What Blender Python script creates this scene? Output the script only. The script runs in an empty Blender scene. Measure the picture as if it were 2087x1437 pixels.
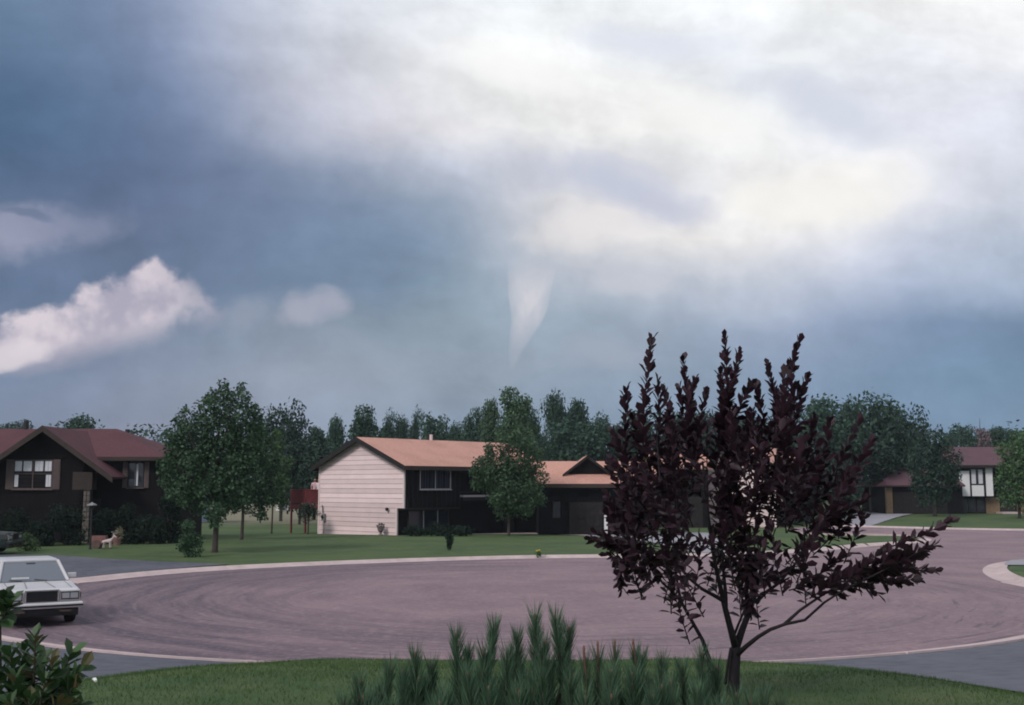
import bpy, bmesh, math, random
import numpy as np
from mathutils import Vector, Matrix, noise as mnoise
from mathutils.geometry import tessellate_polygon

S = bpy.context.scene
COL = S.collection
R = math.radians
rnd = random.Random(7)
rng = np.random.default_rng(11)

# ---------------------------------------------------------------- camera
F = 2250.0                       # focal length in photograph pixels (2087 wide)
PITCH = math.atan(270.0 / F)
EYE = Vector((0, 0, 3.0))
cd = bpy.data.cameras.new('camera')
cam = bpy.data.objects.new('camera', cd)
COL.objects.link(cam)
cam.location = EYE
cam.rotation_euler = (math.pi / 2 + PITCH, 0, 0)
cd.sensor_width = 36
cd.lens = 36 * F / 2087
cd.clip_start = 0.1
cd.clip_end = 20000
S.camera = cam

def ray(px, py):
    dx = (px - 1043.5) / F
    dy = (718.5 - py) / F
    c, s = math.cos(PITCH), math.sin(PITCH)
    return Vector((dx, c - dy * s, s + dy * c))

# ---------------------------------------------------------------- sky
world = bpy.data.worlds.new('World')
S.world = world
world.use_nodes = True
world.cycles.sampling_method = 'MANUAL'
world.cycles.sample_map_resolution = 512

def lin(c):
    return tuple(((v / 255) / 12.92 if v / 255 <= 0.04045 else ((v / 255 + 0.055) / 1.055) ** 2.4) for v in c)

class NT:
    def __init__(s, tree):
        s.t = tree
    def n(s, typ, **kw):
        nd = s.t.nodes.new(typ)
        for k, v in kw.items():
            setattr(nd, k, v)
        return nd
    def l(s, a, b):
        s.t.links.new(a, b)
    def put(s, sock, v):
        if isinstance(v, bpy.types.NodeSocket):
            s.l(v, sock)
        else:
            sock.default_value = v
    def math(s, op, a, b=0.0, c=0.0, clamp=False):
        nd = s.n('ShaderNodeMath', operation=op, use_clamp=clamp)
        s.put(nd.inputs[0], a); s.put(nd.inputs[1], b); s.put(nd.inputs[2], c)
        return nd.outputs[0]
    def vmath(s, op, a, b=(0, 0, 0)):
        nd = s.n('ShaderNodeVectorMath', operation=op)
        s.put(nd.inputs[0], a); s.put(nd.inputs[1], b)
        return nd.outputs[0]
    def mix(s, f, a, b, mode='MIX'):
        nd = s.n('ShaderNodeMix', data_type='RGBA', blend_type=mode)
        s.put(nd.inputs[0], f)
        for i, v in ((6, a), (7, b)):
            s.put(nd.inputs[i], v if isinstance(v, bpy.types.NodeSocket) else (*v[:3], 1))
        return nd.outputs[2]
    def smooth(s, v, a, b, lo=0.0, hi=1.0):
        nd = s.n('ShaderNodeMapRange', interpolation_type='SMOOTHSTEP')
        s.put(nd.inputs[0], v); nd.inputs[1].default_value = a; nd.inputs[2].default_value = b
        nd.inputs[3].default_value = lo; nd.inputs[4].default_value = hi
        return nd.outputs[0]
    def noise(s, vec, scale, detail=3, rough=0.5, dist=0.0, dim='3D'):
        nd = s.n('ShaderNodeTexNoise', noise_dimensions=dim)
        s.put(nd.inputs['Vector'], vec)
        nd.inputs['Scale'].default_value = scale; nd.inputs['Detail'].default_value = detail
        nd.inputs['Roughness'].default_value = rough; nd.inputs['Distortion'].default_value = dist
        return nd
    def ramp(s, fac, stops, interp='LINEAR'):
        nd = s.n('ShaderNodeValToRGB')
        cr = nd.color_ramp
        cr.interpolation = interp
        while len(cr.elements) < len(stops):
            cr.elements.new(0.5)
        for e, (p, c) in zip(cr.elements, stops):
            e.position = p; e.color = (*c[:3], 1)
        s.put(nd.inputs[0], fac)
        return nd.outputs[0]
    def comb(s, x, y, z=0.0):
        nd = s.n('ShaderNodeCombineXYZ')
        for i, v in enumerate((x, y, z)):
            s.put(nd.inputs[i], v)
        return nd.outputs[0]

SUN_ELEV, SUN_AZ = R(40), R(222)        # azimuth clockwise from +Y: behind the camera, to the left
SKY_STRENGTH = 0.1
w = NT(world.node_tree)
world.node_tree.nodes.clear()
out = w.n('ShaderNodeOutputWorld')
bg = w.n('ShaderNodeBackground')
bg.inputs[1].default_value = SKY_STRENGTH
w.l(bg.outputs[0], out.inputs[0])
sky = w.n('ShaderNodeTexSky', sky_type='NISHITA')
sky.sun_disc = False
sky.sun_elevation = SUN_ELEV
sky.sun_rotation = SUN_AZ
geo = w.n('ShaderNodeTexCoord')
sep = w.n('ShaderNodeSeparateXYZ')
w.l(geo.outputs['Generated'], sep.inputs[0])
dx_, dy_, dz_ = sep.outputs
az0 = w.math('ARCTAN2', dx_, dy_)                       # 0 straight ahead, + to the right
den = w.math('MAXIMUM', dy_, 0.4)
el0 = w.math('DIVIDE', dz_, den)                        # slope above the horizon
# wispy displacement of the cloud pattern
nz = w.noise(geo.outputs['Generated'], 3.4, 5, 0.55)
nsep = w.n('ShaderNodeSeparateColor'); w.l(nz.outputs['Color'], nsep.inputs[0])
nz2 = w.noise(geo.outputs['Generated'], 11.0, 4, 0.55)
nsep2 = w.n('ShaderNodeSeparateColor'); w.l(nz2.outputs['Color'], nsep2.inputs[0])
def warp(base, a, b_, ka, kb):
    return w.math('ADD', w.math('ADD', base, w.math('MULTIPLY', w.math('SUBTRACT', a, 0.5), ka)), w.math('MULTIPLY', w.math('SUBTRACT', b_, 0.5), kb))
az = warp(az0, nsep.outputs[0], nsep2.outputs[0], 0.10, 0.045)
el = warp(el0, nsep.outputs[1], nsep2.outputs[1], 0.075, 0.035)

def uv_of(px, py):
    d = ray(px, py)
    return math.atan2(d.x, d.y), d.z / d.y

AZ_MIN, AZ_MAX = -math.pi, math.pi
def azpos(px):
    return (math.atan((px - 1043.5) / F) - AZ_MIN) / (AZ_MAX - AZ_MIN)
MEAN = (176, 184, 200)
# cloud deck: one strip of colours per height above the horizon
ROWS = [
    (-260, [(-400, (120, 138, 165)), (0, (135, 150, 178)), (500, (205, 211, 224)), (1000, (236, 240, 245)), (1600, (240, 244, 248)), (2087, (244, 246, 248)), (2700, (226, 230, 238))]),
    (0, [(-300, (92, 118, 148)), (0, (98, 124, 155)), (150, (112, 132, 163)), (300, (142, 156, 188)), (420, (184, 193, 215)), (600, (215, 220, 232)), (900, (236, 240, 246)), (1200, (240, 245, 248)), (1650, (252, 253, 252)), (2087, (254, 254, 254)), (2600, (240, 240, 244))]),
    (110, [(-300, (82, 112, 143)), (0, (88, 116, 147)), (200, (106, 126, 158)), (330, (132, 147, 181)), (480, (190, 197, 216)), (700, (220, 223, 232)), (900, (238, 240, 244)), (1080, (249, 250, 248)), (1250, (242, 244, 247)), (1420, (232, 236, 245)), (1700, (246, 249, 250)), (1900, (236, 239, 247)), (2087, (250, 250, 250)), (2600, (230, 232, 240))]),
    (200, [(-300, (70, 100, 132)), (0, (74, 105, 138)), (250, (92, 113, 146)), (400, (128, 144, 176)), (560, (190, 193, 210)), (800, (225, 225, 232)), (1000, (244, 245, 244)), (1200, (247, 248, 245)), (1400, (244, 245, 244)), (1520, (230, 234, 242)), (1700, (226, 230, 240)), (1900, (232, 232, 241)), (2087, (226, 228, 237)), (2600, (215, 220, 232))]),
    (280, [(-300, (66, 96, 128)), (0, (72, 103, 136)), (250, (88, 108, 142)), (420, (108, 126, 158)), (560, (172, 180, 202)), (720, (208, 208, 220)), (900, (226, 225, 230)), (1100, (242, 242, 241)), (1350, (246, 246, 243)), (1560, (242, 243, 241)), (1680, (224, 228, 238)), (1950, (224, 226, 237)), (2087, (218, 222, 234)), (2600, (205, 212, 226))]),
    (350, [(-300, (70, 98, 130)), (0, (78, 104, 137)), (250, (88, 106, 140)), (500, (106, 124, 155)), (680, (150, 163, 187)), (850, (190, 197, 213)), (1000, (200, 204, 218)), (1150, (212, 214, 226)), (1300, (228, 228, 233)), (1450, (232, 232, 234)), (1600, (238, 237, 236)), (1800, (240, 238, 236)), (1950, (226, 227, 235)), (2087, (216, 220, 233)), (2600, (198, 206, 222))]),
    (425, [(-300, (84, 108, 138)), (0, (92, 112, 143)), (250, (92, 109, 142)), (500, (104, 122, 153)), (700, (116, 135, 162)), (850, (140, 157, 180)), (1000, (178, 187, 203)), (1100, (210, 210, 216)), (1180, (232, 229, 229)), (1300, (206, 209, 224)), (1430, (208, 209, 223)), (1540, (244, 243, 238)), (1780, (246, 243, 238)), (1920, (226, 226, 234)), (2087, (210, 216, 230)), (2600, (188, 198, 216))]),
    (500, [(-300, (92, 112, 140)), (0, (98, 116, 146)), (250, (96, 114, 146)), (500, (104, 124, 154)), (750, (112, 134, 162)), (900, (128, 150, 174)), (1020, (172, 182, 198)), (1150, (214, 213, 216)), (1300, (232, 229, 228)), (1500, (236, 233, 230)), (1650, (224, 224, 229)), (1800, (208, 211, 224)), (2000, (190, 199, 217)), (2087, (184, 196, 215)), (2600, (165, 180, 203))]),
    (580, [(-300, (86, 107, 137)), (0, (86, 107, 138)), (250, (98, 117, 148)), (500, (106, 126, 154)), (750, (112, 134, 161)), (900, (130, 152, 172)), (1000, (152, 168, 185)), (1150, (186, 192, 205)), (1350, (194, 199, 211)), (1550, (180, 190, 207)), (1750, (182, 191, 211)), (1900, (170, 182, 206)), (2087, (172, 186, 208)), (2600, (150, 168, 195))]),
    (660, [(-300, (92, 112, 142)), (0, (96, 116, 148)), (250, (124, 138, 166)), (500, (130, 145, 166)), (750, (134, 150, 168)), (900, (138, 156, 172)), (1050, (146, 162, 178)), (1200, (156, 172, 188)), (1400, (154, 168, 190)), (1600, (146, 160, 186)), (1800, (132, 150, 180)), (1950, (120, 143, 175)), (2087, (114, 139, 170)), (2600, (104, 130, 162))]),
    (750, [(-300, (102, 120, 148)), (0, (108, 126, 154)), (250, (124, 136, 162)), (500, (137, 147, 166)), (750, (142, 153, 169)), (1000, (142, 157, 174)), (1200, (146, 160, 178)), (1400, (138, 155, 178)), (1600, (126, 147, 174)), (1800, (112, 138, 168)), (2087, (106, 136, 165)), (2600, (100, 128, 158))]),
    (860, [(-300, (112, 126, 152)), (0, (112, 127, 153)), (300, (130, 137, 160)), (600, (134, 145, 166)), (900, (130, 148, 172)), (1200, (132, 150, 174)), (1600, (118, 140, 168)), (1900, (104, 130, 160)), (2087, (104, 130, 158)), (2600, (102, 126, 152))]),
    (985, [(0, (124, 136, 158)), (600, (134, 145, 165)), (1200, (132, 148, 170)), (2087, (108, 130, 158))]),
]
azn = w.math('DIVIDE', w.math('SUBTRACT', az, AZ_MIN), AZ_MAX - AZ_MIN)
prev = None
zen = lin((196, 202, 214))
for py, stops in ROWS:
    v = uv_of(1043, py)[1]
    st = [(azpos(x), lin(c)) for x, c in stops]
    st = [(0.0, lin(MEAN)), (0.33, lin(MEAN))] + st + [(0.67, lin(MEAN)), (1.0, lin(MEAN))]
    st = [(min(max(p, 0), 1), c) for p, c in st]
    col = w.ramp(azn, st, 'B_SPLINE')
    if prev is None:
        # above the frame the deck evens out towards the zenith
        cur = w.mix(w.smooth(el, v, v + 0.9), col, zen)
    else:
        cur = w.mix(w.math('DIVIDE', w.math('SUBTRACT', el, v), prev - v, clamp=True), col, cur)
    prev = v
# shaded billow detail over the whole deck
nb = w.noise(geo.outputs['Generated'], 7.0, 7, 0.62, 0.3)
nl = w.noise(w.comb(az, w.math('ADD', w.math('MULTIPLY', el, 2.4), w.math('MULTIPLY', az, 0.35))), 5.0, 6, 0.58)
ns = w.noise(geo.outputs['Generated'], 26.0, 5, 0.6)
billow = w.math('ADD', w.math('MULTIPLY', nb.outputs[0], 0.62), w.math('MULTIPLY', nl.outputs[0], 0.66))
billow = w.math('ADD', w.math('ADD', billow, w.math('MULTIPLY', ns.outputs[0], 0.24)), 0.265)
cur = w.mix(1.0, cur, w.comb(billow, billow, billow), 'MULTIPLY')

def blob(cur, px, py, rx, ry, rot, col, alpha, edge0=0.0, edge1=1.0, rag=0.0):
    """a soft patch of cloud; rag > 0 frays its rim"""
    u, v = uv_of(px, py)
    mp = w.n('ShaderNodeMapping', vector_type='TEXTURE')
    w.l(w.comb(az, el), mp.inputs[0])
    mp.inputs[1].default_value = (u, v, 0)
    mp.inputs[2].default_value = (0, 0, R(rot))
    mp.inputs[3].default_value = (rx / F, ry / F, 1)
    g = w.n('ShaderNodeTexGradient', gradient_type='SPHERICAL'); w.l(mp.outputs[0], g.inputs[0])
    f = g.outputs[1]
    if rag:
        f = w.math('MULTIPLY', w.math('ADD', f, w.math('MULTIPLY', w.math('SUBTRACT', puff, 0.5), rag)), w.smooth(f, 0.0, 0.35))
    f = w.smooth(f, edge0, edge1)
    return w.mix(w.math('MULTIPLY', f, alpha), cur, lin(col))

pn = w.noise(geo.outputs['Generated'], 34.0, 5, 0.55)
pn2 = w.noise(geo.outputs['Generated'], 13.0, 4, 0.5)
puff = w.math('ADD', w.math('MULTIPLY', pn.outputs[0], 0.6), w.math('MULTIPLY', pn2.outputs[0], 0.4))
# cauliflower topped cumulus low on the left: its top edge follows a curve of azimuth
top = [(-500, 720), (-200, 675), (0, 650), (70, 640), (130, 612), (190, 575), (240, 545), (285, 528), (322, 522), (350, 562), (385, 590), (430, 602), (470, 632), (540, 650), (700, 660)]
V0, V1 = uv_of(0, 800)[1], uv_of(0, 400)[1]
hv = w.ramp(w.math('DIVIDE', w.math('SUBTRACT', az0, AZ_MIN), AZ_MAX - AZ_MIN), [(azpos(x), ((uv_of(0, y)[1] - V0) / (V1 - V0),) * 3) for x, y in top])
hh = w.math('ADD', V0, w.math('MULTIPLY', hv, V1 - V0))
hh = w.math('ADD', hh, w.math('MULTIPLY', w.math('SUBTRACT', puff, 0.5), 0.085))
depth = w.math('SUBTRACT', hh, el0)
ftop = w.smooth(depth, -0.004, 0.012)
# soft lower side
bot = [(-500, 800), (0, 772), (80, 768), (140, 745), (220, 728), (320, 705), (420, 672), (520, 640), (640, 600)]
bv = w.ramp(w.math('DIVIDE', w.math('SUBTRACT', az0, AZ_MIN), AZ_MAX - AZ_MIN), [(azpos(x), ((uv_of(0, y)[1] - V0) / (V1 - V0),) * 3) for x, y in bot])
bb = w.math('ADD', w.math('ADD', V0, w.math('MULTIPLY', bv, V1 - V0)), w.math('MULTIPLY', w.math('SUBTRACT', puff, 0.5), 0.05))
fbot = w.smooth(w.math('SUBTRACT', el0, bb), -0.004, 0.030)
fside = w.smooth(w.math('ADD', az0, w.math('MULTIPLY', w.math('SUBTRACT', puff, 0.5), 0.25)), uv_of(540, 600)[0], uv_of(320, 600)[0])
fcu = w.math('MULTIPLY', w.math('MULTIPLY', ftop, fbot), w.math('MULTIPLY', fside, 0.95))
cucol = w.mix(w.smooth(puff, 0.38, 0.62), lin((176, 170, 189)), lin((224, 212, 220)))
cur = w.mix(fcu, cur, cucol)
cur = blob(cur, 20, 722, 130, 46, 12, (228, 217, 224), 0.75, 0.1, 0.6, 1.2)
cur = blob(cur, 650, 632, 105, 62, 14, (172, 173, 190), 0.75, 0.15, 0.85, 1.4)
cur = blob(cur, 530, 632, 95, 60, 0, (150, 158, 178), 0.6, 0.1, 0.9, 1.4)
cur = blob(cur, 40, 485, 170, 95, 20, (160, 162, 186), 0.75, 0.1, 0.85, 1.6)
cur = blob(cur, 150, 450, 170, 70, 8, (136, 143, 170), 0.7, 0.05, 0.9, 1.4)
cur = blob(cur, 62, 438, 60, 16, 0, (98, 114, 144), 0.7, 0.1, 0.7, 0.8)
cur = blob(cur, 1190, 478, 210, 80, 8, (236, 231, 230), 0.75, 0.05, 0.9, 1.0)
cur = blob(cur, 1250, 390, 290, 88, -15, (194, 200, 219), 0.85, 0.05, 0.9, 0.9)
cur = blob(cur, 1400, 432, 150, 50, -8, (200, 202, 217), 0.7, 0.05, 0.9, 0.9)
cur = blob(cur, 1690, 408, 270, 92, 4, (249, 247, 241), 0.8, 0.05, 0.9, 1.0)
cur = blob(cur, 1440, 255, 230, 95, -14, (249, 249, 246), 0.8, 0.05, 0.9, 1.0)
cur = blob(cur, 1090, 160, 260, 85, -16, (251, 251, 249), 0.8, 0.05, 0.9, 1.0)
cur = blob(cur, 1340, 98, 240, 60, -8, (224, 229, 241), 0.8, 0.05, 0.9, 1.0)
cur = blob(cur, 1680, 240, 250, 85, -22, (212, 218, 232), 0.85, 0.05, 0.9, 1.0)
cur = blob(cur, 1600, 140, 90, 26, -4, (246, 248, 250), 0.7, 0.0, 0.8, 0.3)
cur = blob(cur, 1280, 590, 110, 40, 5, (205, 206, 215), 0.55, 0.0, 0.8, 0.3)
cur = blob(cur, 1230, 735, 120, 50, 0, (162, 170, 188), 0.6, 0.0, 0.8, 0.3)
hs = w.n('ShaderNodeHueSaturation'); hs.inputs['Saturation'].default_value = 0.93; w.l(cur, hs.inputs['Color'])
scaled = w.vmath('SCALE', hs.outputs[0])
scaled.node.inputs['Scale'].default_value = 1.0 / SKY_STRENGTH
full = w.mix(0.965, sky.outputs[0], scaled)
w.l(full, bg.inputs[0])

# ---------------------------------------------------------------- sun behind the overcast
sd = bpy.data.lights.new('sun', 'SUN')
sd.energy = 1.75
sd.angle = R(16)
sd.color = (1.0, 0.93, 0.90)
sun = bpy.data.objects.new('sun', sd)
COL.objects.link(sun)
sdir = Vector((math.sin(SUN_AZ) * math.cos(SUN_ELEV), math.cos(SUN_AZ) * math.cos(SUN_ELEV), math.sin(SUN_ELEV)))
sun.rotation_euler = sdir.to_track_quat('Z', 'Y').to_euler()

S.view_settings.view_transform = 'Standard'
S.view_settings.look = 'None'
S.view_settings.exposure = 0
S.view_settings.gamma = 1
S.render.engine = 'CYCLES'
S.cycles.use_denoising = True
S.cycles.max_bounces = 6
S.cycles.diffuse_bounces = 3
S.cycles.transparent_max_bounces = 8
S.cycles.filter_width = 1.9

# ================================================================ helpers
def mat(name, col, rough=0.8, var=0.0, scale=8.0, bump=0.0, metallic=0.0, spec=0.35, island=0.0, trans=0.0, detail=4, stretch=None, col2=None):
    m = bpy.data.materials.new(name)
    m.use_nodes = True
    t = NT(m.node_tree)
    b = m.node_tree.nodes['Principled BSDF']
    b.inputs['Roughness'].default_value = rough
    b.inputs['Metallic'].default_value = metallic
    b.inputs['Specular IOR Level'].default_value = spec
    c = None
    if var or bump or col2:
        tc = t.n('ShaderNodeTexCoord')
        vec = tc.outputs['Object']
        if stretch:
            vec = t.vmath('MULTIPLY', vec, stretch)
        n1 = t.noise(vec, scale, detail, 0.6)
        n2 = t.noise(vec, scale * 0.13, 2, 0.5)
        f = t.math('ADD', t.math('MULTIPLY', n1.outputs[0], 0.6), t.math('MULTIPLY', n2.outputs[0], 0.4))
        f = t.smooth(f, 0.3, 0.7)
        a = tuple(max(0, v * (1 - var)) for v in col)
        d = col2 if col2 else tuple(min(1, v * (1 + var)) for v in col)
        c = t.mix(f, a, d)
        if bump:
            bp = t.n('ShaderNodeBump')
            bp.inputs['Strength'].default_value = bump
            bp.inputs['Distance'].default_value = 0.02
            t.l(n1.outputs[0], bp.inputs['Height'])
            t.l(bp.outputs[0], b.inputs['Normal'])
    if island:
        g = t.n('ShaderNodeNewGeometry')
        k = t.math('ADD', 1 - island, t.math('MULTIPLY', g.outputs['Random Per Island'], 2 * island))
        oi = t.n('ShaderNodeObjectInfo')
        k = t.math('MULTIPLY', k, t.math('ADD', 0.85, t.math('MULTIPLY', oi.outputs['Random'], 0.3)))
        c = t.mix(1.0, c if c else col, t.comb(k, k, k), 'MULTIPLY')
    if c is None:
        b.inputs['Base Color'].default_value = (*col, 1)
    else:
        t.l(c, b.inputs['Base Color'])
    if trans:
        tr = t.n('ShaderNodeBsdfTranslucent')
        if c is None:
            tr.inputs[0].default_value = (*[min(1, v * 1.3) for v in col], 1)
        else:
            t.l(c, tr.inputs[0])
        mx = t.n('ShaderNodeMixShader')
        mx.inputs[0].default_value = trans
        t.l(b.outputs[0], mx.inputs[1]); t.l(tr.outputs[0], mx.inputs[2])
        t.l(mx.outputs[0], m.node_tree.nodes['Material Output'].inputs[0])
    return m

def tag(o, label=None, cat=None, group=None, kind=None):
    if label: o['label'] = label
    if cat: o['category'] = cat
    if group: o['group'] = group
    if kind: o['kind'] = kind
    return o

def empty(name, loc, rz=0.0, label=None, cat=None, group=None):
    o = bpy.data.objects.new(name, None)
    o.empty_display_size = 0.3
    COL.objects.link(o)
    o.matrix_world = Matrix.Translation(loc) @ Matrix.Rotation(rz, 4, 'Z')
    o.location = loc
    o.rotation_euler = (0, 0, rz)
    o['_m'] = [v for row in (Matrix.Translation(loc) @ Matrix.Rotation(rz, 4, 'Z')) for v in row]
    return tag(o, label, cat, group)

def link(name, me, m, parent=None, smooth=False):
    o = bpy.data.objects.new(name, me)
    COL.objects.link(o)
    if m is not None and len(me.materials) == 0:
        me.materials.append(m)
    if parent is not None:
        o.parent = parent
    if smooth:
        me.polygons.foreach_set('use_smooth', [True] * len(me.polygons))
    return o

class MB:
    """collects shapes in the frame of the thing it belongs to; build() links them as one mesh"""
    def __init__(s, M=None):
        s.v = []; s.f = []; s.M = M
    def add(s, vs, fs):
        k = len(s.v)
        s.v += [(s.M @ Vector(v)) if s.M is not None else Vector(v) for v in vs]
        s.f += [tuple(i + k for i in f) for f in fs]
        return s
    def box(s, x0, x1, y0, y1, z0, z1):
        vs = [(x, y, z) for z in (z0, z1) for y in (y0, y1) for x in (x0, x1)]
        return s.add(vs, [(0, 2, 3, 1), (4, 5, 7, 6), (0, 1, 5, 4), (2, 6, 7, 3), (0, 4, 6, 2), (1, 3, 7, 5)])
    def prism(s, poly, axis, a, b):
        """2-D outline poly pushed from a to b along axis ('x': poly=(y,z), 'y': poly=(x,z), 'z': poly=(x,y))"""
        def P(p, t):
            return {'x': (t, p[0], p[1]), 'y': (p[0], t, p[1]), 'z': (p[0], p[1], t)}[axis]
        n = len(poly)
        vs = [P(p, a) for p in poly] + [P(p, b) for p in poly]
        fs = [tuple(range(n))[::-1], tuple(range(n, 2 * n))] + [(i, (i + 1) % n, n + (i + 1) % n, n + i) for i in range(n)]
        return s.add(vs, fs)
    def slab(s, quad, th):
        """a thick sheet: quad corners, th pushed straight down along the normal"""
        q = [Vector(p) for p in quad]
        n = (q[1] - q[0]).cross(q[-1] - q[0]).normalized() * th
        k = len(q)
        vs = q + [p - n for p in q]
        fs = [tuple(range(k)), tuple(range(k, 2 * k))[::-1]] + [(i, k + i, k + (i + 1) % k, (i + 1) % k) for i in range(k)]
        return s.add(vs, fs)
    def tube(s, pts, rads, sides=7):
        pts = [Vector(p) for p in pts]
        k0 = len(pts)
        vs = []; fs = []
        ref = Vector((0.31, 0.87, 0.39))
        for i, p in enumerate(pts):
            d = (pts[min(i + 1, k0 - 1)] - pts[max(i - 1, 0)]).normalized()
            a = d.cross(ref)
            if a.length < 1e-3: a = d.cross(Vector((1, 0, 0)))
            a.normalize(); b = d.cross(a)
            r = rads[i] if hasattr(rads, '__len__') else rads
            for j in range(sides):
                t = 2 * math.pi * j / sides
                vs.append(p + (a * math.cos(t) + b * math.sin(t)) * r)
        for i in range(k0 - 1):
            for j in range(sides):
                fs.append((i * sides + j, i * sides + (j + 1) % sides, (i + 1) * sides + (j + 1) % sides, (i + 1) * sides + j))
        fs.append(tuple(range(sides))[::-1]); fs.append(tuple(range((k0 - 1) * sides, k0 * sides)))
        return s.add(vs, fs)
    def lathe(s, prof, c=(0, 0, 0), seg=14):
        vs = []; fs = []
        n = len(prof)
        for r, z in prof:
            for j in range(seg):
                t = 2 * math.pi * j / seg
                vs.append((c[0] + r * math.cos(t), c[1] + r * math.sin(t), c[2] + z))
        for i in range(n - 1):
            for j in range(seg):
                fs.append((i * seg + j, i * seg + (j + 1) % seg, (i + 1) * seg + (j + 1) % seg, (i + 1) * seg + j))
        fs.append(tuple(range(seg))[::-1]); fs.append(tuple(range((n - 1) * seg, n * seg)))
        return s.add(vs, fs)
    def mesh(s, name):
        me = bpy.data.meshes.new(name)
        me.from_pydata([tuple(v) for v in s.v], [], s.f)
        me.update()
        return me
    def build(s, name, m, parent=None, smooth=False, bevel=0.0, label=None, kind=None):
        o = link(name, s.mesh(name), m, parent, smooth)
        if bevel:
            md = o.modifiers.new('bevel', 'BEVEL'); md.width = bevel; md.segments = 2; md.limit_method = 'ANGLE'
        if label: o['label'] = label
        if kind: o['kind'] = kind
        return o

def copy_tree(o, parent=None):
    c = o.copy(); COL.objects.link(c)
    if parent is not None:
        c.parent = parent
    for ch in [x for x in KIDS.get(o.name, [])]:
        k = ch.copy(); COL.objects.link(k); k.parent = c
    return c
KIDS = {}

# ================================================================ terrain
CEN, RAD = (0.0, 34.1), 15.4          # the turning circle

def smst(a, b, x):
    t = np.clip((np.asarray(x, float) - a) / (b - a), 0, 1)
    return t * t * (3 - 2 * t)

def drive_edge(y):
    return np.interp(y, [0, 12.2, 15.8, 19.1], [5.9, 5.25, 4.85, 4.0])

def terrain(x, y):
    x = np.asarray(x, float); y = np.asarray(y, float)
    sdc = np.hypot(x - CEN[0], y - CEN[1]) - RAD
    L = np.interp(sdc, [0, 0.5, 1.5, 3.5, 6, 8.5, 11, 30], [0.1, 0.16, 0.35, 0.60, 0.95, 1.25, 1.4, 1.4])
    D = np.interp(sdc, [0, 0.5, 3, 6, 10, 14, 30], [0.03, 0.06, 0.3, 0.70, 1.1, 1.35, 1.4])
    e = drive_edge(y)
    near = L + (D - L) * smst(-1.9, 0.15, np.abs(x) - e)
    far = 0.10 - 0.34 * smst(60, 80, y) + 0.60 * smst(14, 34, x) * smst(66, 100, y) + 0.1 * smst(-18, -30, x) * smst(45, 60, y) + 0.2 * smst(100, 150, y)
    k = smst(24, 32, y)
    return near * (1 - k) + far * k

def ground_at(px, py, lift=0.0):
    """the spot on the ground that lies along a sight line"""
    d = ray(px, py)
    lo, hi = 3.0, 400.0
    t = 4.0
    prevt = t
    while t < 400:
        p = EYE + d * t
        if p.z < float(terrain(p.x, p.y)) + lift: break
        prevt = t; t *= 1.01
    lo, hi = prevt, t
    for _ in range(25):
        m_ = (lo + hi) / 2
        p = EYE + d * m_
        if p.z < float(terrain(p.x, p.y)) + lift: hi = m_
        else: lo = m_
    p = EYE + d * hi
    return p

def flat_at(px, py, z=0.0):
    d = ray(px, py)
    return EYE + d * ((z - EYE.z) / d.z)

def spot(px, depth, z=None):
    """ground point at a given distance in front of the viewer, in the direction of a pixel column"""
    c, s = math.cos(PITCH), math.sin(PITCH)
    x = 0.0; zz = 0.1 if z is None else z
    for _ in range(4):
        x = (px - 1043.5) / F * (depth * c + (zz - EYE.z) * s)
        if z is None: zz = float(terrain(x, depth))
    return Vector((x, depth, zz))

def at(px, py, depth):
    d = ray(px, py)
    return EYE + d * (depth / d.y)

def P2(px, py):
    p = flat_at(px, py, 0.0)
    return (p.x, p.y)

# outline of the roadway, counter-clockwise from the left end of the circle, all at z = 0
near_arc = [(CEN[0] + RAD * math.cos(t), CEN[1] + RAD * math.sin(t)) for t in np.linspace(R(189), R(350), 60)]
corner = [P2(2040, 1187), P2(2015, 1175), P2(2004, 1166), P2(2004, 1160), P2(2012, 1153), P2(2032, 1147), P2(2060, 1143), P2(2087, 1141)]
cross_right = [(30, 46), (60, 47.5), (90, 48), (90, 72.5), (60, 72)]
far_kerb = [P2(2087, 1082), P2(1990, 1080.5), P2(1900, 1078.5), P2(1770, 1075), P2(1680, 1073)]
island = [P2(1600, 1076), P2(1640, 1087), P2(1700, 1090), P2(1800, 1091), P2(1862, 1093), P2(1890, 1096.5), P2(1900, 1100), P2(1893, 1104), P2(1868, 1107)]
far_edge = [P2(1780, 1113), P2(1700, 1121), P2(1600, 1128.5), P2(1500, 1133), P2(1400, 1135.5), P2(1240, 1137), P2(1120, 1138), P2(1000, 1140.5), P2(850, 1145), P2(700, 1150.5), P2(550, 1157), P2(400, 1165.5), P2(280, 1176), P2(165, 1189), (-14.7, 33.0)]
ROAD = near_arc + corner + cross_right + far_kerb + island + far_edge
ROAD_A = np.array(ROAD)

def sdf(poly, X, Y):
    P = np.asarray(poly, float)
    d = np.full(X.shape, 1e9); ins = np.zeros(X.shape, bool)
    n = len(P)
    for i in range(n):
        ax, ay = P[i]; bx, by = P[(i + 1) % n]
        ex, ey = bx - ax, by - ay
        L2 = ex * ex + ey * ey + 1e-12
        t = np.clip(((X - ax) * ex + (Y - ay) * ey) / L2, 0, 1)
        d = np.minimum(d, np.hypot(X - ax - t * ex, Y - ay - t * ey))
        cond = ((ay > Y) != (by > Y)) & (X < (bx - ax) * (Y - ay) / (by - ay + 1e-15) + ax)
        ins ^= cond
    return np.where(ins, -d, d)

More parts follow.
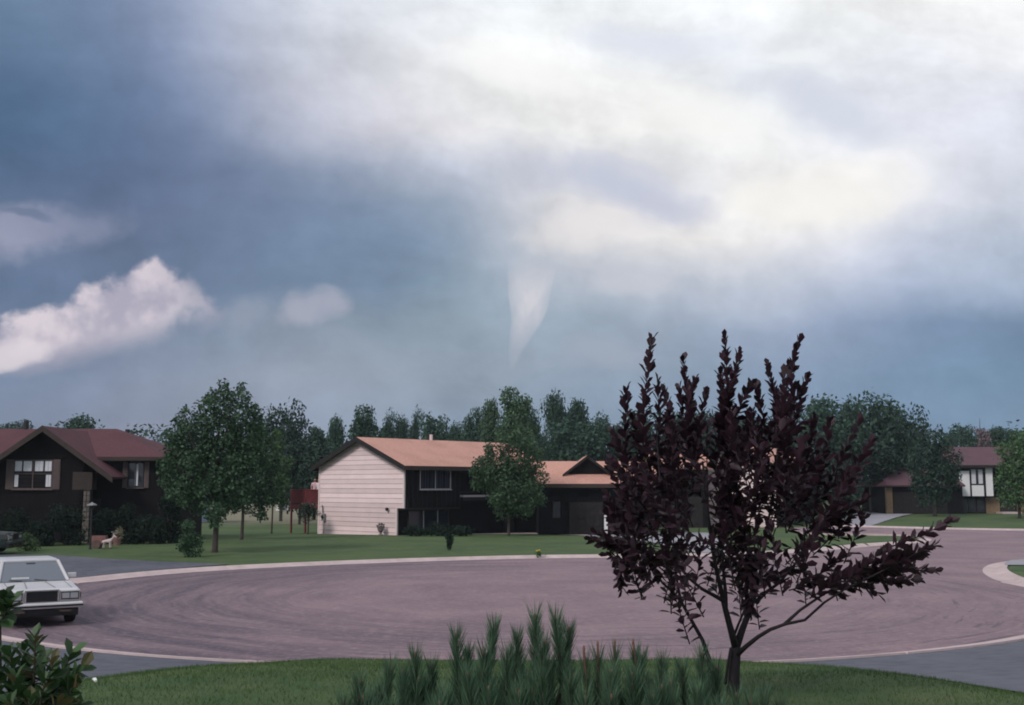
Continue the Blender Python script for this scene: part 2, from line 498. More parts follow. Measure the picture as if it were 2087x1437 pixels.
def outer_near_left():
    pts = []
    for y in np.linspace(18.3, -6, 30):
        pts.append((-float(drive_edge(y)), y))
    arc = [(CEN[0] + (RAD + 0.55) * math.cos(t), CEN[1] + (RAD + 0.55) * math.sin(t)) for t in np.linspace(R(214), R(255), 20)]
    return arc + pts + [(-13.5, -6), (-13.5, 17)]
DRIVE_L = outer_near_left()
DRIVE_R = [(-x, y) for x, y in DRIVE_L]
kerb_back = lambda px, py: P2(px, py)
DRIVE_HOME = [P2(470, 1155.5), P2(330, 1167), P2(165, 1183), P2(60, 1197), P2(-200, 1226), P2(-420, 1200), P2(-420, 1130), (-30, 52), (-24.6, 52), (-23.2, 46.5), P2(110, 1136), P2(200, 1143), P2(300, 1149), P2(400, 1153)]
DRIVE_TUDOR = [P2(1690, 1071.5), P2(1765, 1073), P2(1850, 1058), P2(1905, 1046.5), P2(1920, 1044), P2(1800, 1044), P2(1740, 1055)]
DRIVE_GARAGE = [P2(1180, 1092), P2(1300, 1086), P2(1330, 1080), P2(1440, 1080), P2(1500, 1130), P2(1420, 1132.5), P2(1330, 1110)]
PATH_WALK = [P2(960, 1084), P2(1075, 1081.5), P2(1200, 1089), P2(1195, 1093.5), P2(1075, 1086), P2(960, 1087)]
PAVE_CORNER = [P2(2047, 1153), P2(2062, 1147.5), P2(2087, 1146), P2(2200, 1145), P2(2200, 1160), P2(2087, 1158), P2(2050, 1158)]

# ground sheet: fine where it is seen closely, coarse out to the horizon
xs = np.concatenate([[-3000, -1500, -700, -350, -180, -110, -75, -55], np.arange(-44, 44.1, 0.45), [55, 75, 110, 180, 350, 700, 1500, 3000]])
ys = np.concatenate([[-3000, -800, -200, -60, -20], np.arange(-8, 90, 0.45), np.arange(90, 160, 4.0), [180, 220, 300, 450, 800, 1500, 3500]])
X, Y = np.meshgrid(xs, ys)
Z = terrain(X, Y)
sr = sdf(ROAD, X, Y)
Z = np.where(sr < 3, -0.14 + (Z + 0.14) * smst(0.42, 0.8, sr), Z)
for poly in (DRIVE_L, DRIVE_R, DRIVE_HOME, DRIVE_TUDOR, DRIVE_GARAGE, PATH_WALK, PAVE_CORNER):
    s_ = sdf(poly, X, Y)
    Z -= 0.09 * (1 - smst(-0.30, 0.02, s_))
far_noise = np.array([mnoise.noise(Vector((x * 0.02, y * 0.02, 0))) for x, y in zip(X.ravel(), Y.ravel())]).reshape(X.shape)
Z += 0.03 * far_noise * smst(0.8, 4, sr)
ny, nx = X.shape
me = bpy.data.meshes.new('ground')
verts = np.stack([X.ravel(), Y.ravel(), Z.ravel()], 1)
idx = np.arange(nx * ny).reshape(ny, nx)
faces = np.stack([idx[:-1, :-1].ravel(), idx[:-1, 1:].ravel(), idx[1:, 1:].ravel(), idx[1:, :-1].ravel()], 1)
me.from_pydata(verts.tolist(), [], faces.tolist())

def ground_material():
    m = bpy.data.materials.new('lawn')
    m.use_nodes = True
    t = NT(m.node_tree); b = m.node_tree.nodes['Principled BSDF']
    tc = t.n('ShaderNodeTexCoord')
    v = tc.outputs['Object']
    big = t.noise(v, 0.22, 5, 0.62)
    mid = t.noise(v, 1.4, 4, 0.6)
    fine = t.noise(v, 22.0, 3, 0.7)
    strips = t.noise(t.vmath('MULTIPLY', v, (0.12, 0.9, 1)), 1.0, 2, 0.5)
    c = t.mix(t.smooth(big.outputs[0], 0.40, 0.60), (0.055, 0.100, 0.042), (0.090, 0.132, 0.052))
    c = t.mix(t.smooth(mid.outputs[0], 0.42, 0.75), c, (0.112, 0.136, 0.062))
    c = t.mix(t.math('MULTIPLY', t.smooth(strips.outputs[0], 0.45, 0.7), 0.5), c, (0.108, 0.142, 0.062))
    c = t.mix(t.math('MULTIPLY', t.smooth(fine.outputs[0], 0.35, 0.8), 0.45), c, (0.040, 0.074, 0.030))
    # dry, paler open field beyond the gardens
    sp = t.n('ShaderNodeSeparateXYZ'); t.l(v, sp.inputs[0])
    wob = t.math('ADD', sp.outputs[1], t.math('MULTIPLY', t.math('SUBTRACT', big.outputs[0], 0.5), 16))
    dry = t.smooth(wob, 84, 104)
    dry2 = t.smooth(sp.outputs[0], 6, -4)
    c = t.mix(t.math('MULTIPLY', t.math('MULTIPLY', dry, dry2), 0.85), c, (0.25, 0.225, 0.16))
    t.l(c, b.inputs['Base Color'])
    b.inputs['Roughness'].default_value = 0.9
    b.inputs['Specular IOR Level'].default_value = 0.15
    bp = t.n('ShaderNodeBump'); bp.inputs['Strength'].default_value = 0.6; bp.inputs['Distance'].default_value = 0.04
    t.l(fine.outputs[0], bp.inputs['Height']); t.l(bp.outputs[0], b.inputs['Normal'])
    return m
M_LAWN = ground_material()
tag(link('ground', me, M_LAWN, smooth=True), kind='structure')

# ---- roadway
def road_material():
    m = bpy.data.materials.new('worn_asphalt')
    m.use_nodes = True
    t = NT(m.node_tree); b = m.node_tree.nodes['Principled BSDF']
    tc = t.n('ShaderNodeTexCoord')
    v = tc.outputs['Object']
    rel = t.vmath('SUBTRACT', v, (1.2, 31.8, 0))
    sp = t.n('ShaderNodeSeparateXYZ'); t.l(rel, sp.inputs[0])
    r = t.math('SQRT', t.math('ADD', t.math('POWER', t.math('ABSOLUTE', sp.outputs[0]), 2), t.math('POWER', t.math('MULTIPLY', t.math('ABSOLUTE', sp.outputs[1]), 1.04), 2)))
    th = t.math('ARCTAN2', sp.outputs[0], sp.outputs[1])
    warp = t.noise(v, 0.12, 2, 0.5)
    rw = t.math('ADD', r, t.math('MULTIPLY', t.math('SUBTRACT', warp.outputs[0], 0.5), 1.8))
    ring = t.noise(t.comb(t.math('MULTIPLY', rw, 1.5), t.math('MULTIPLY', th, 1.6), 0.0), 1.0, 5, 0.6)
    thin = t.noise(t.comb(t.math('MULTIPLY', rw, 5.0), t.math('MULTIPLY', th, 3.4), 3.0), 1.0, 4, 0.6)
    blotch = t.noise(v, 0.35, 4, 0.6)
    fine = t.noise(v, 30, 3, 0.7)
    grit = t.noise(v, 160, 2, 0.6)
    base = t.mix(t.smooth(blotch.outputs[0], 0.32, 0.68), (0.222, 0.152, 0.172), (0.306, 0.209, 0.225))
    # tyres polish dark rings towards the outside of the circle
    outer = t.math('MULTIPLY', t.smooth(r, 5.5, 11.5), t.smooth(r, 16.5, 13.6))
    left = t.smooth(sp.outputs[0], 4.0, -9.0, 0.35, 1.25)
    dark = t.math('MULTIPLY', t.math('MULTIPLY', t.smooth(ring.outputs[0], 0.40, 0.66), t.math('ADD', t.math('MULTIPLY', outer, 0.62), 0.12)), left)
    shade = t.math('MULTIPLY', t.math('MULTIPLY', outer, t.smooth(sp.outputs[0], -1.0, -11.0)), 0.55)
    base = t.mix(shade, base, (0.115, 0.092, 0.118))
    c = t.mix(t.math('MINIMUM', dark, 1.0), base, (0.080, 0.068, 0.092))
    lines = t.math('MULTIPLY', t.smooth(thin.outputs[0], 0.57, 0.64), t.math('ADD', t.math('MULTIPLY', outer, 0.5), 0.16))
    c = t.mix(lines, c, (0.082, 0.070, 0.090))
    light = t.math('MULTIPLY', t.smooth(thin.outputs[0], 0.44, 0.30), 0.38)
    c = t.mix(light, c, (0.33, 0.255, 0.265))
    c = t.mix(t.math('MULTIPLY', t.smooth(fine.outputs[0], 0.35, 0.75), 0.34), c, (0.12, 0.093, 0.105))
    mot = t.noise(t.vmath('MULTIPLY', v, (1.0, 2.2, 1)), 5.0, 5, 0.7)
    c = t.mix(t.math('MULTIPLY', t.smooth(mot.outputs[0], 0.5, 0.68), 0.55), c, (0.42, 0.31, 0.315))
    c = t.mix(t.math('MULTIPLY', t.smooth(mot.outputs[0], 0.47, 0.32), 0.50), c, (0.10, 0.078, 0.090))
    mo2 = t.noise(t.vmath('MULTIPLY', v, (1.0, 2.0, 1)), 17.0, 3, 0.7)
    c = t.mix(t.math('MULTIPLY', t.smooth(mo2.outputs[0], 0.52, 0.70), 0.45), c, (0.09, 0.07, 0.08))
    t.l(c, b.inputs['Base Color'])
    b.inputs['Roughness'].default_value = 0.85
    b.inputs['Specular IOR Level'].default_value = 0.25
    bp = t.n('ShaderNodeBump'); bp.inputs['Strength'].default_value = 0.35; bp.inputs['Distance'].default_value = 0.008
    t.l(grit.outputs[0], bp.inputs['Height']); t.l(bp.outputs[0], b.inputs['Normal'])
    return m

def sheet(name, poly, m, z):
    tris = tessellate_polygon([[Vector((p[0], p[1], 0)) for p in poly]])
    me = bpy.data.meshes.new(name)
    fs = []
    for a, b_, c in tris:
        pa, pb, pc = poly[a], poly[b_], poly[c]
        ar = (pb[0] - pa[0]) * (pc[1] - pa[1]) - (pb[1] - pa[1]) * (pc[0] - pa[0])
        fs.append((a, b_, c) if ar > 0 else (a, c, b_))
    me.from_pydata([(p[0], p[1], z) for p in poly], [], fs)
    return tag(link(name, me, m), kind='structure')

def draped(name, poly, m, lift, step):
    """a paved sheet that follows the ground"""
    P = np.array(poly)
    x0, y0 = P.min(0) - step; x1, y1 = P.max(0) + step
    gx = np.arange(x0, x1 + step, step); gy = np.arange(y0, y1 + step, step)
    bm = bmesh.new()
    tris = tessellate_polygon([[Vector((p[0], p[1], 0)) for p in poly]])
    vs = [bm.verts.new((p[0], p[1], 0)) for p in poly]
    for t3 in tris:
        try: bm.faces.new([vs[i] for i in t3])
        except ValueError: pass
    for g in gx:
        bmesh.ops.bisect_plane(bm, geom=bm.verts[:] + bm.edges[:] + bm.faces[:], plane_co=(g, 0, 0), plane_no=(1, 0, 0))
    for g in gy:
        bmesh.ops.bisect_plane(bm, geom=bm.verts[:] + bm.edges[:] + bm.faces[:], plane_co=(0, g, 0), plane_no=(0, 1, 0))
    for v in bm.verts:
        v.co.z = float(terrain(v.co.x, v.co.y)) + lift
    bm.normal_update()
    for f in bm.faces:
        if f.normal.z < 0: f.normal_flip()
    me = bpy.data.meshes.new(name)
    bm.to_mesh(me); bm.free()
    return tag(link(name, me, m, smooth=True), kind='structure')

sheet('road', ROAD, road_material(), 0.0)
M_TAR = mat('dark_asphalt', (0.088, 0.094, 0.122), 0.8, 0.28, 3.0, 0.25, col2=(0.122, 0.124, 0.148))
M_CONC = mat('concrete', (0.52, 0.41, 0.40), 0.85, 0.16, 2.5, 0.2)
M_CONC_G = mat('grey_concrete', (0.30, 0.29, 0.32), 0.85, 0.15, 2.5, 0.2)
draped('near_driveway_left', DRIVE_L, M_TAR, 0.012, 0.7)
draped('near_driveway_right', DRIVE_R, M_TAR, 0.012, 0.7)
draped('home_driveway', DRIVE_HOME, M_TAR, 0.008, 1.5)
draped('far_driveway', DRIVE_TUDOR, M_CONC_G, 0.02, 3)
draped('garage_driveway', DRIVE_GARAGE, M_CONC_G, 0.02, 3)
draped('walkway', PATH_WALK, M_CONC, 0.03, 2)
draped('corner_pavement', PAVE_CORNER, M_CONC_G, 0.02, 2)

# ---- rolled concrete kerbs swept along the road edge (path runs with the road on its right hand)
def kerb(name, pts, wide=0.62):
    prof = [(0.0, 0.006), (0.30 * wide / 0.62, 0.012), (0.44 * wide / 0.62, 0.075), (0.52 * wide / 0.62, 0.105), (wide, 0.112), (wide + 0.01, -0.12)]
    # resample
    P = [Vector((p[0], p[1], 0)) for p in pts]
    out_ = []
    for a, b_ in zip(P[:-1], P[1:]):
        n = max(1, int((b_ - a).length / 0.6))
        for i in range(n):
            out_.append(a.lerp(b_, i / n))
    out_.append(P[-1])
    # light smoothing
    for _ in range(3):
        out_ = [out_[0]] + [(out_[i - 1] + out_[i] * 2 + out_[i + 1]) / 4 for i in range(1, len(out_) - 1)] + [out_[-1]]
    flag = [0] * len(out_)
    o2, f2 = [], []
    for i, p in enumerate(out_):
        o2.append(p); f2.append(0)
        if i % 5 == 4 and i + 1 < len(out_):
            d = (out_[i + 1] - p).normalized()
            for q_, fl_ in ((0.012, 1), (0.030, 1), (0.042, 0)):
                o2.append(p + d * q_); f2.append(fl_)
    out_, flag = o2, f2
    mb = MB(); vs = []; fs = []
    k = len(prof)
    for i, p in enumerate(out_):
        d = (out_[min(i + 1, len(out_) - 1)] - out_[max(i - 1, 0)]).normalized()
        nrm = Vector((d.y, -d.x, 0))         # right-hand side of travel = away from the road
        for o_, z in prof:
            q = p + nrm * (o_ - 0.04)
            vs.append((q.x, q.y, z - (0.03 if flag[i] and z > 0 else 0)))
    for i in range(len(out_) - 1):
        for j in range(k - 1):
            fs.append((i * k + j, i * k + j + 1, (i + 1) * k + j + 1, (i + 1) * k + j))
    mb.add(vs, fs)
    o = mb.build(name, M_CONC, smooth=False)
    return tag(o, kind='structure')
# ROAD runs counter-clockwise, so the outside is on the right-hand side of travel
kerb('near_kerb', near_arc + corner[:1])
kerb('corner_kerb', [near_arc[-1]] + corner + [(30, 46), (60, 47.5), (90, 48)], 0.8)
kerb('far_street_kerb', [(90, 72.5), (60, 72)] + far_kerb)
kerb('island_kerb', island[1:] + far_edge[:1], 0.5)
kerb('far_kerb', far_edge + [near_arc[0]])

# ================================================================ materials for buildings and plants
M_BROWN = mat('dark_brown_stain', (0.0095, 0.0075, 0.0085), 0.85, 0.3, 3, 0.2, spec=0.12, stretch=(6, 6, 0.6))
M_BROWN2 = mat('dark_brown_trim', (0.018, 0.0135, 0.013), 0.7, 0.25, 4)
M_FASCIA = mat('brown_fascia', (0.046, 0.031, 0.027), 0.7, 0.2, 4)
M_BOARD = mat('pale_pink_paint', (0.78, 0.62, 0.61), 0.7, 0.06, 1.2, 0.08, island=0.02, stretch=(1, 1, 2))
M_BOARD_TRIM = mat('pale_trim', (0.80, 0.66, 0.64), 0.7, 0.05, 2)
M_WHITE = mat('white_paint', (0.78, 0.77, 0.75), 0.6, 0.05, 2)
def shingle_mat(name, a, b_, s=1.0):
    m = bpy.data.materials.new(name)
    m.use_nodes = True
    t = NT(m.node_tree); b = m.node_tree.nodes['Principled BSDF']
    tc = t.n('ShaderNodeTexCoord')
    v = tc.outputs['Object']
    n1 = t.noise(v, 9, 3, 0.7); n2 = t.noise(v, 0.6, 3, 0.5)
    c = t.mix(t.smooth(n1.outputs[0], 0.3, 0.7), a, b_)
    c = t.mix(t.math('MULTIPLY', t.smooth(n2.outputs[0], 0.4, 0.7), 0.35), c, tuple(x * 0.75 for x in a))
    wv = t.n('ShaderNodeTexWave', wave_type='BANDS', bands_direction='Z', wave_profile='SAW')
    t.l(v, wv.inputs['Vector']); wv.inputs['Scale'].default_value = 3.6; wv.inputs['Distortion'].default_value = 0.4
    t.l(c, b.inputs['Base Color'])
    b.inputs['Roughness'].default_value = 0.9
    b.inputs['Specular IOR Level'].default_value = 0.2
    bp = t.n('ShaderNodeBump'); bp.inputs['Strength'].default_value = 0.35; bp.inputs['Distance'].default_value = 0.02
    t.l(wv.outputs[1], bp.inputs['Height']); t.l(bp.outputs[0], b.inputs['Normal'])
    return m
M_ROOF_PINK = shingle_mat('salmon_shingles', (0.50, 0.268, 0.208), (0.62, 0.345, 0.275))
M_ROOF_RED = shingle_mat('dull_red_shingles', (0.092, 0.040, 0.047), (0.128, 0.054, 0.062))
M_ROOF_PURPLE = shingle_mat('maroon_shingles', (0.105, 0.058, 0.070), (0.14, 0.076, 0.090))
M_GLASS = mat('window_glass', (0.018, 0.022, 0.034), 0.08, spec=0.8)
M_CURTAIN = mat('dark_blue_curtain', (0.030, 0.034, 0.062), 0.9, 0.3, 12, stretch=(8, 8, 0.3))
M_LACE = mat('white_lace', (0.62, 0.62, 0.66), 0.9, 0.1, 6)
M_SHUTTER = mat('taupe_shutter', (0.115, 0.084, 0.080), 0.8, 0.15, 6)
M_FRAME_L = mat('pale_frame', (0.45, 0.41, 0.43), 0.5)
M_STONE = mat('field_stone', (0.17, 0.15, 0.13), 0.9, 0.35, 6, 0.4, island=0.25)
M_BRICK = mat('tan_brick', (0.19, 0.132, 0.082), 0.9, 0.3, 8, 0.3)
M_DECK = mat('red_brown_deck', (0.165, 0.032, 0.036), 0.75, 0.25, 6)
M_STUCCO = mat('white_stucco', (0.80, 0.79, 0.80), 0.85, 0.05, 5, 0.1)
M_METAL_D = mat('dark_metal', (0.03, 0.03, 0.032), 0.5, metallic=0.3)
M_GREY = mat('grey_metal', (0.22, 0.22, 0.23), 0.5, 0.1, 6)

M_BARK = mat('bark', (0.060, 0.048, 0.042), 0.95, 0.35, 10, 0.5, stretch=(3, 3, 0.6))
M_BARK_D = mat('plum_bark', (0.022, 0.017, 0.020), 0.8, 0.3, 14, 0.4)
M_LEAF = mat('maple_leaf', (0.040, 0.088, 0.040), 0.6, 0.0, island=0.55, trans=0.25)
M_LEAF_MID = mat('lawn_tree_leaf', (0.056, 0.108, 0.050), 0.6, 0.0, island=0.55, trans=0.3)
M_LEAF_BG = mat('distant_leaf', (0.038, 0.082, 0.052), 0.7, 0.0, island=0.5, trans=0.2)
M_LEAF_DK = mat('dark_leaf', (0.022, 0.050, 0.032), 0.7, 0.0, island=0.5, trans=0.15)
M_LEAF_LT = mat('light_leaf', (0.070, 0.140, 0.052), 0.6, 0.0, island=0.5, trans=0.3)
M_LEAF_PLUM = mat('plum_leaf', (0.037, 0.0165, 0.0255), 0.5, 0.0, island=0.6, trans=0.3, spec=0.3)
M_LEAF_PLUM2 = mat('plum_leaf_young', (0.055, 0.038, 0.040), 0.5, 0.0, island=0.4, trans=0.3, spec=0.3)
M_LEAF_BUSH = mat('bush_leaf', (0.038, 0.078, 0.028), 0.5, 0.0, island=0.6, trans=0.25)
M_LEAF_BUSH2 = mat('bush_leaf_bronze', (0.095, 0.085, 0.035), 0.5, 0.0, island=0.5, trans=0.3)
M_NEEDLE = mat('pine_needle', (0.088, 0.160, 0.094), 0.6, 0.0, island=0.5, trans=0.3)
M_CANDLE = mat('pine_candle', (0.115, 0.055, 0.040), 0.85, 0.3, 20)
M_BUD = mat('pine_bud', (0.20, 0.115, 0.085), 0.8, 0.2, 30)
M_SHRUB = mat('shrub_leaf', (0.013, 0.027, 0.017), 0.8, 0.0, spec=0.15, island=0.5, trans=0.12)
M_SHRUB_L = mat('shrub_leaf_light', (0.060, 0.100, 0.040), 0.7, 0.0, island=0.5, trans=0.2)

# ================================================================ funnel cloud (condensation funnel under the storm base)
def funnel():
    D = 2600.0
    sect = [(470, 1090, 60), (500, 1088, 54), (540, 1085, 47), (570, 1083, 43), (600, 1081, 39), (630, 1078, 34), (655, 1072, 29), (680, 1064, 23), (700, 1057, 17), (720, 1051, 12), (738, 1047, 8), (752, 1043, 4)]
    A_ = np.array(sect, float)
    yy_ = np.linspace(A_[0, 0], A_[-1, 0], 48)
    ker = np.array([1, 2, 3, 2, 1]) / 9.0
    fx = lambda c: np.convolve(np.pad(np.interp(yy_, A_[:, 0], A_[:, c]), 2, 'edge'), ker, 'valid')
    sect = list(zip(yy_, fx(1), fx(2)))
    mb = MB(); vs = []; fs = []
    n = 36
    for py, px, hw in sect:
        c = at(px, py, D)
        r = hw * 1.14 / F * D
        for j in range(n):
            t = 2 * math.pi * j / n
            k = 1 + 0.05 * math.sin(3 * t + py * 0.05)
            vs.append((c.x + r * k * math.cos(t), c.y + r * k * math.sin(t), c.z))
    for i in range(len(sect) - 1):
        for j in range(n):
            fs.append((i * n + j, (i + 1) * n + j, (i + 1) * n + (j + 1) % n, i * n + (j + 1) % n))
    fs.append(tuple(range(n))); fs.append(tuple(range((len(sect) - 1) * n, len(sect) * n))[::-1])
    base = at(1047, 752, D)
    mb.add([Vector(v) - base for v in vs], fs)
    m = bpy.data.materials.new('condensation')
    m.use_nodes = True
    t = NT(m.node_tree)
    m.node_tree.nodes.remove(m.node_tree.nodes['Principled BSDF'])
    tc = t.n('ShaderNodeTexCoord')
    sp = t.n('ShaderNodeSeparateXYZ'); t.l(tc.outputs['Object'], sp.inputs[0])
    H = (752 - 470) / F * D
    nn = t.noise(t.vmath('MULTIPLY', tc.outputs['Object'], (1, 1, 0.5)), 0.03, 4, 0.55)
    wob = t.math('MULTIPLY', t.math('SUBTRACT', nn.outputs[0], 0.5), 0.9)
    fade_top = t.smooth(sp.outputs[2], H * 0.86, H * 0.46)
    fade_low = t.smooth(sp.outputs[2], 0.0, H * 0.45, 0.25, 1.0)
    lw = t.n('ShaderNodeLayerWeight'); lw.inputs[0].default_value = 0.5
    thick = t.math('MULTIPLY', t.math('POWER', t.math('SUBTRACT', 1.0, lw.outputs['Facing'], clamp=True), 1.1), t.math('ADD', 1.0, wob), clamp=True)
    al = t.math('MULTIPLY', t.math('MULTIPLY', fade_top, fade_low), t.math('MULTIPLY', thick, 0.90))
    # emission stands in for sun and sky light on the funnel, paler upwards
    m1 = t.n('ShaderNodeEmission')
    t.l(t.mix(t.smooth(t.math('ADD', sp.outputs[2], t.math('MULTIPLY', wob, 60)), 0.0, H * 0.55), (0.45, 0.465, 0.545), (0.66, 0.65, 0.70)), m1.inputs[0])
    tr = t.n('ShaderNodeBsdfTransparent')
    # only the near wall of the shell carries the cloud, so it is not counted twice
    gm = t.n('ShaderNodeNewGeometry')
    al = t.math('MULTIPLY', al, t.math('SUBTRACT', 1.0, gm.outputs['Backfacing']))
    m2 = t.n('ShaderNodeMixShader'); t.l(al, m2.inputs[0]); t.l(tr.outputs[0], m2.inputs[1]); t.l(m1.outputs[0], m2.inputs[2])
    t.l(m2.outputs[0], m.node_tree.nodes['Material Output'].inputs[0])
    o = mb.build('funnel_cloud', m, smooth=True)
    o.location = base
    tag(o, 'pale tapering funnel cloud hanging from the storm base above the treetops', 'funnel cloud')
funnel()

# ================================================================ houses
def xz(px, py, depth):
    p = at(px, py, depth)
    return p.x, p.z

def window(parent, x0, x1, z0, z1, y, frame_m, divs=(), rails=(), curtain=None, sill_m=None, fw=0.05, out=0.05, curtain_m=None):
    """a framed window set in a wall facing -y: frame > pane, curtain, sill"""
    f = MB()
    f.box(x0 - fw, x0, y - out, y + 0.08, z0 - fw, z1 + fw).box(x1, x1 + fw, y - out, y + 0.08, z0 - fw, z1 + fw)
    f.box(x0, x1, y - out, y + 0.08, z1, z1 + fw).box(x0, x1, y - out, y + 0.08, z0 - fw, z0)
    for d in divs:
        f.box(d - fw / 2, d + fw / 2, y - out * 0.8, y + 0.05, z0, z1)
    for r_ in rails:
        f.box(x0, x1, y - out * 0.6, y + 0.04, r_ - fw / 3, r_ + fw / 3)
    fo = f.build('window', frame_m, parent)
    cuts = [x0] + list(divs) + [x1]
    for a, b_ in zip(cuts[:-1], cuts[1:]):
        MB().box(a + 0.01, b_ - 0.01, y + 0.015, y + 0.025, z0, z1).build('pane', M_GLASS, fo)
    if sill_m:
        MB().box(x0 - 0.08, x1 + 0.08, y - 0.12, y + 0.02, z0 - fw - 0.05, z0 - fw).build('sill', sill_m, fo)
    return fo

def shutter(parent, x0, x1, z0, z1, y, m):
    mb = MB().box(x0, x1, y - 0.04, y - 0.005, z0, z1)
    n = 12
    for i in range(n):
        za = z0 + 0.06 + (z1 - z0 - 0.12) * i / n
        mb.box(x0 + 0.04, x1 - 0.04, y - 0.06, y - 0.041, za, za + (z1 - z0 - 0.12) / n * 0.6)
    return mb.build('shutter', m, parent)

def drape(parent, x0, x1, z0, z1, y, m, folds=5, amp=0.04):
    """a hanging curtain with folds, just behind the glass"""
    mb = MB(); n = folds * 6
    vs = []
    for i in range(n + 1):
        t = i / n
        x = x0 + (x1 - x0) * t
        o_ = amp * math.sin(t * folds * 2 * math.pi)
        vs += [(x, y + o_, z0), (x, y + o_, z1)]
    mb.add(vs, [(2 * i, 2 * i + 2, 2 * i + 3, 2 * i + 1) for i in range(n)])
    return mb.build('curtain', m, parent, smooth=True)

def gable_house(root, W, L, z_over, z_eave, z_ridge, step, board_h=0.29, boards=True, roof_m=None, wall_m=None, over_to=None):
    """side-gabled block in root's frame: gable wall on x = 0 (boards), front on y = 0, ridge along x"""
    rise = (z_ridge - z_eave) / (W / 2)
    over_to = over_to or L
    # sheathing under everything
    c = MB()
    c.box(0.02, L, step + 0.02, W, -0.7, z_eave)
    c.build('wall', wall_m, root)
    u = MB().box(0.02, over_to, 0.0, step + 0.019, z_over, z_eave)
    u.build('front_wall', wall_m, root)
    g = MB().prism([(0.05, z_eave + 0.001), (W - 0.05, z_eave + 0.001), (W / 2, z_ridge - 0.06)], 'x', 0.02, L)
    g.build('attic', wall_m, root)
    if boards:
        zs = [z_over - board_h * k for k in range(int((z_over + 0.6) / board_h), 0, -1)] + [z_over + board_h * k for k in range(0, 40)]
        def lim(z, low):
            if z <= z_eave: return (step if low else 0.0), W
            d = (z - z_eave) / rise
            return d, W - d
        for z in zs:
            zt = z + board_h - 0.014
            if z > z_ridge - 0.12: break
            zt = min(zt, z_ridge - 0.05)
            low = z < z_over - 1e-4
            a0, b0 = lim(z, low); a1, b1 = lim(zt, low)
            vs = []
            for (xo0, xo1) in ((0.02, 0.02), (-0.040, -0.016)):
                vs += [(xo0, a0, z), (xo0, b0, z), (xo1, b1, zt), (xo1, a1, zt)]
            MB().add(vs, [(0, 1, 2, 3), (7, 6, 5, 4), (0, 4, 5, 1), (1, 5, 6, 2), (2, 6, 7, 3), (3, 7, 4, 0)]).build('siding_board', M_BOARD, root)
        t = MB().box(-0.07, 0.03, -0.05, 0.05, z_over, z_eave - 0.05).build('corner_trim', M_BOARD_TRIM, root)
        MB().box(-0.07, 0.03, step - 0.04, step + 0.05, -0.4, z_over - 0.004).build('corner_trim', M_BOARD_TRIM, root)
        MB().box(-0.07, 0.03, W - 0.05, W + 0.05, -0.6, z_eave - 0.05).build('corner_trim', M_BOARD_TRIM, root)
    # roof: two slopes with overhang
    oe, og, th = 0.45, 0.42, 0.10
    ze = z_eave - oe * rise + 0.06
    zr = z_ridge + 0.06
    for side in (0, 1):
        ye = -oe if side == 0 else W + oe
        q = [(-og, ye, ze), (L + og, ye, ze), (L + og, W / 2, zr), (-og, W / 2, zr)]
        if side: q = [q[1], q[0], q[3], q[2]]
        r_ = MB().slab(q, th).build('roof', roof_m, root)
        e0 = ye - 0.02 if side == 0 else ye
        MB().box(-og, L + og, e0 - 0.02, e0 + 0.03, ze - 0.26, ze - 0.02).build('eave_fascia', M_FASCIA, root)
        # rake board along the gable
        for xr in (-og - 0.03, L + og + 0.001):
            pl = [(ye, ze - 0.30), (W / 2, zr - 0.30), (W / 2, zr + 0.01), (ye, ze + 0.01)]
            MB().prism(pl, 'x', xr, xr + 0.03).build('rake_board', M_BROWN2, root)
        # dark soffit under the gable overhang
        so = [(-og + 0.01, ye, ze - 0.13), (0.0, ye, ze - 0.13), (0.0, W / 2, zr - 0.13), (-og + 0.01, W / 2, zr - 0.13)]
        if side: so = [so[1], so[0], so[3], so[2]]
        MB().slab(so, 0.02).build('soffit', M_BROWN2, root)
    return ze, zr

# ---- the pale-gabled split level house in the middle
DP = 66.0
pc = spot(823, DP, 0.0)
ANG = R(48)
house = empty('split_level_house', pc, ANG, 'dark brown split level house with a pale pink boarded gable end and salmon roof', 'house')
HF = Matrix.Translation(pc) @ Matrix.Rotation(ANG, 4, 'Z')
HI = HF.inverted()
z_over, z_eave, z_ridge = at(823, 1036, DP).z, at(823, 945, DP).z, at(733, 893, 68.7).z
HW, HL = 8.0, 13.0
gable_house(house, HW, HL, z_over, z_eave, z_ridge, 0.6, roof_m=M_ROOF_PINK, wall_m=M_BROWN, over_to=4.7)
# right end of the upper floor beyond the recess
MB().box(8.6, HL, 0.0, 0.62, z_over, z_eave).build('front_wall', M_BROWN, house)
# vertical battens on the stained front
bt = MB()
for i in range(12):
    bt.box(0.25 + i * 0.40, 0.285 + i * 0.40, -0.018, -0.001, z_over + 0.02, z_eave - 0.3)
bt.build('batten', M_BROWN2, house)
MB().box(0.03, 4.7, -0.03, 0.6, z_over - 0.10, z_over - 0.002).build('overhang_trim', M_BROWN2, house)
wz0, wz1 = at(885, 996, 67.5).z, at(885, 951, 67.5).z
wo = window(house, 1.28, 3.80, wz0, wz1, 0.0, M_FRAME_L, divs=(2.54,), sill_m=M_FRAME_L, fw=0.045)
for a, b_ in ((1.32, 2.0), (2.06, 2.5), (2.6, 3.2), (3.3, 3.76)):
    drape(wo, a, b_, wz0 + 0.02, wz1 - 0.02, -0.002, M_CURTAIN, 3, 0.012)
window(house, 0.9, 4.3, 0.35, 1.42, 0.6, M_FASCIA, divs=(2.1, 3.3), fw=0.05)
for xm in (2.1, 3.3):
    MB().box(xm - 0.03, xm + 0.03, 0.53, 0.56, 0.3, 1.45).build('window_post', M_FRAME_L, house)
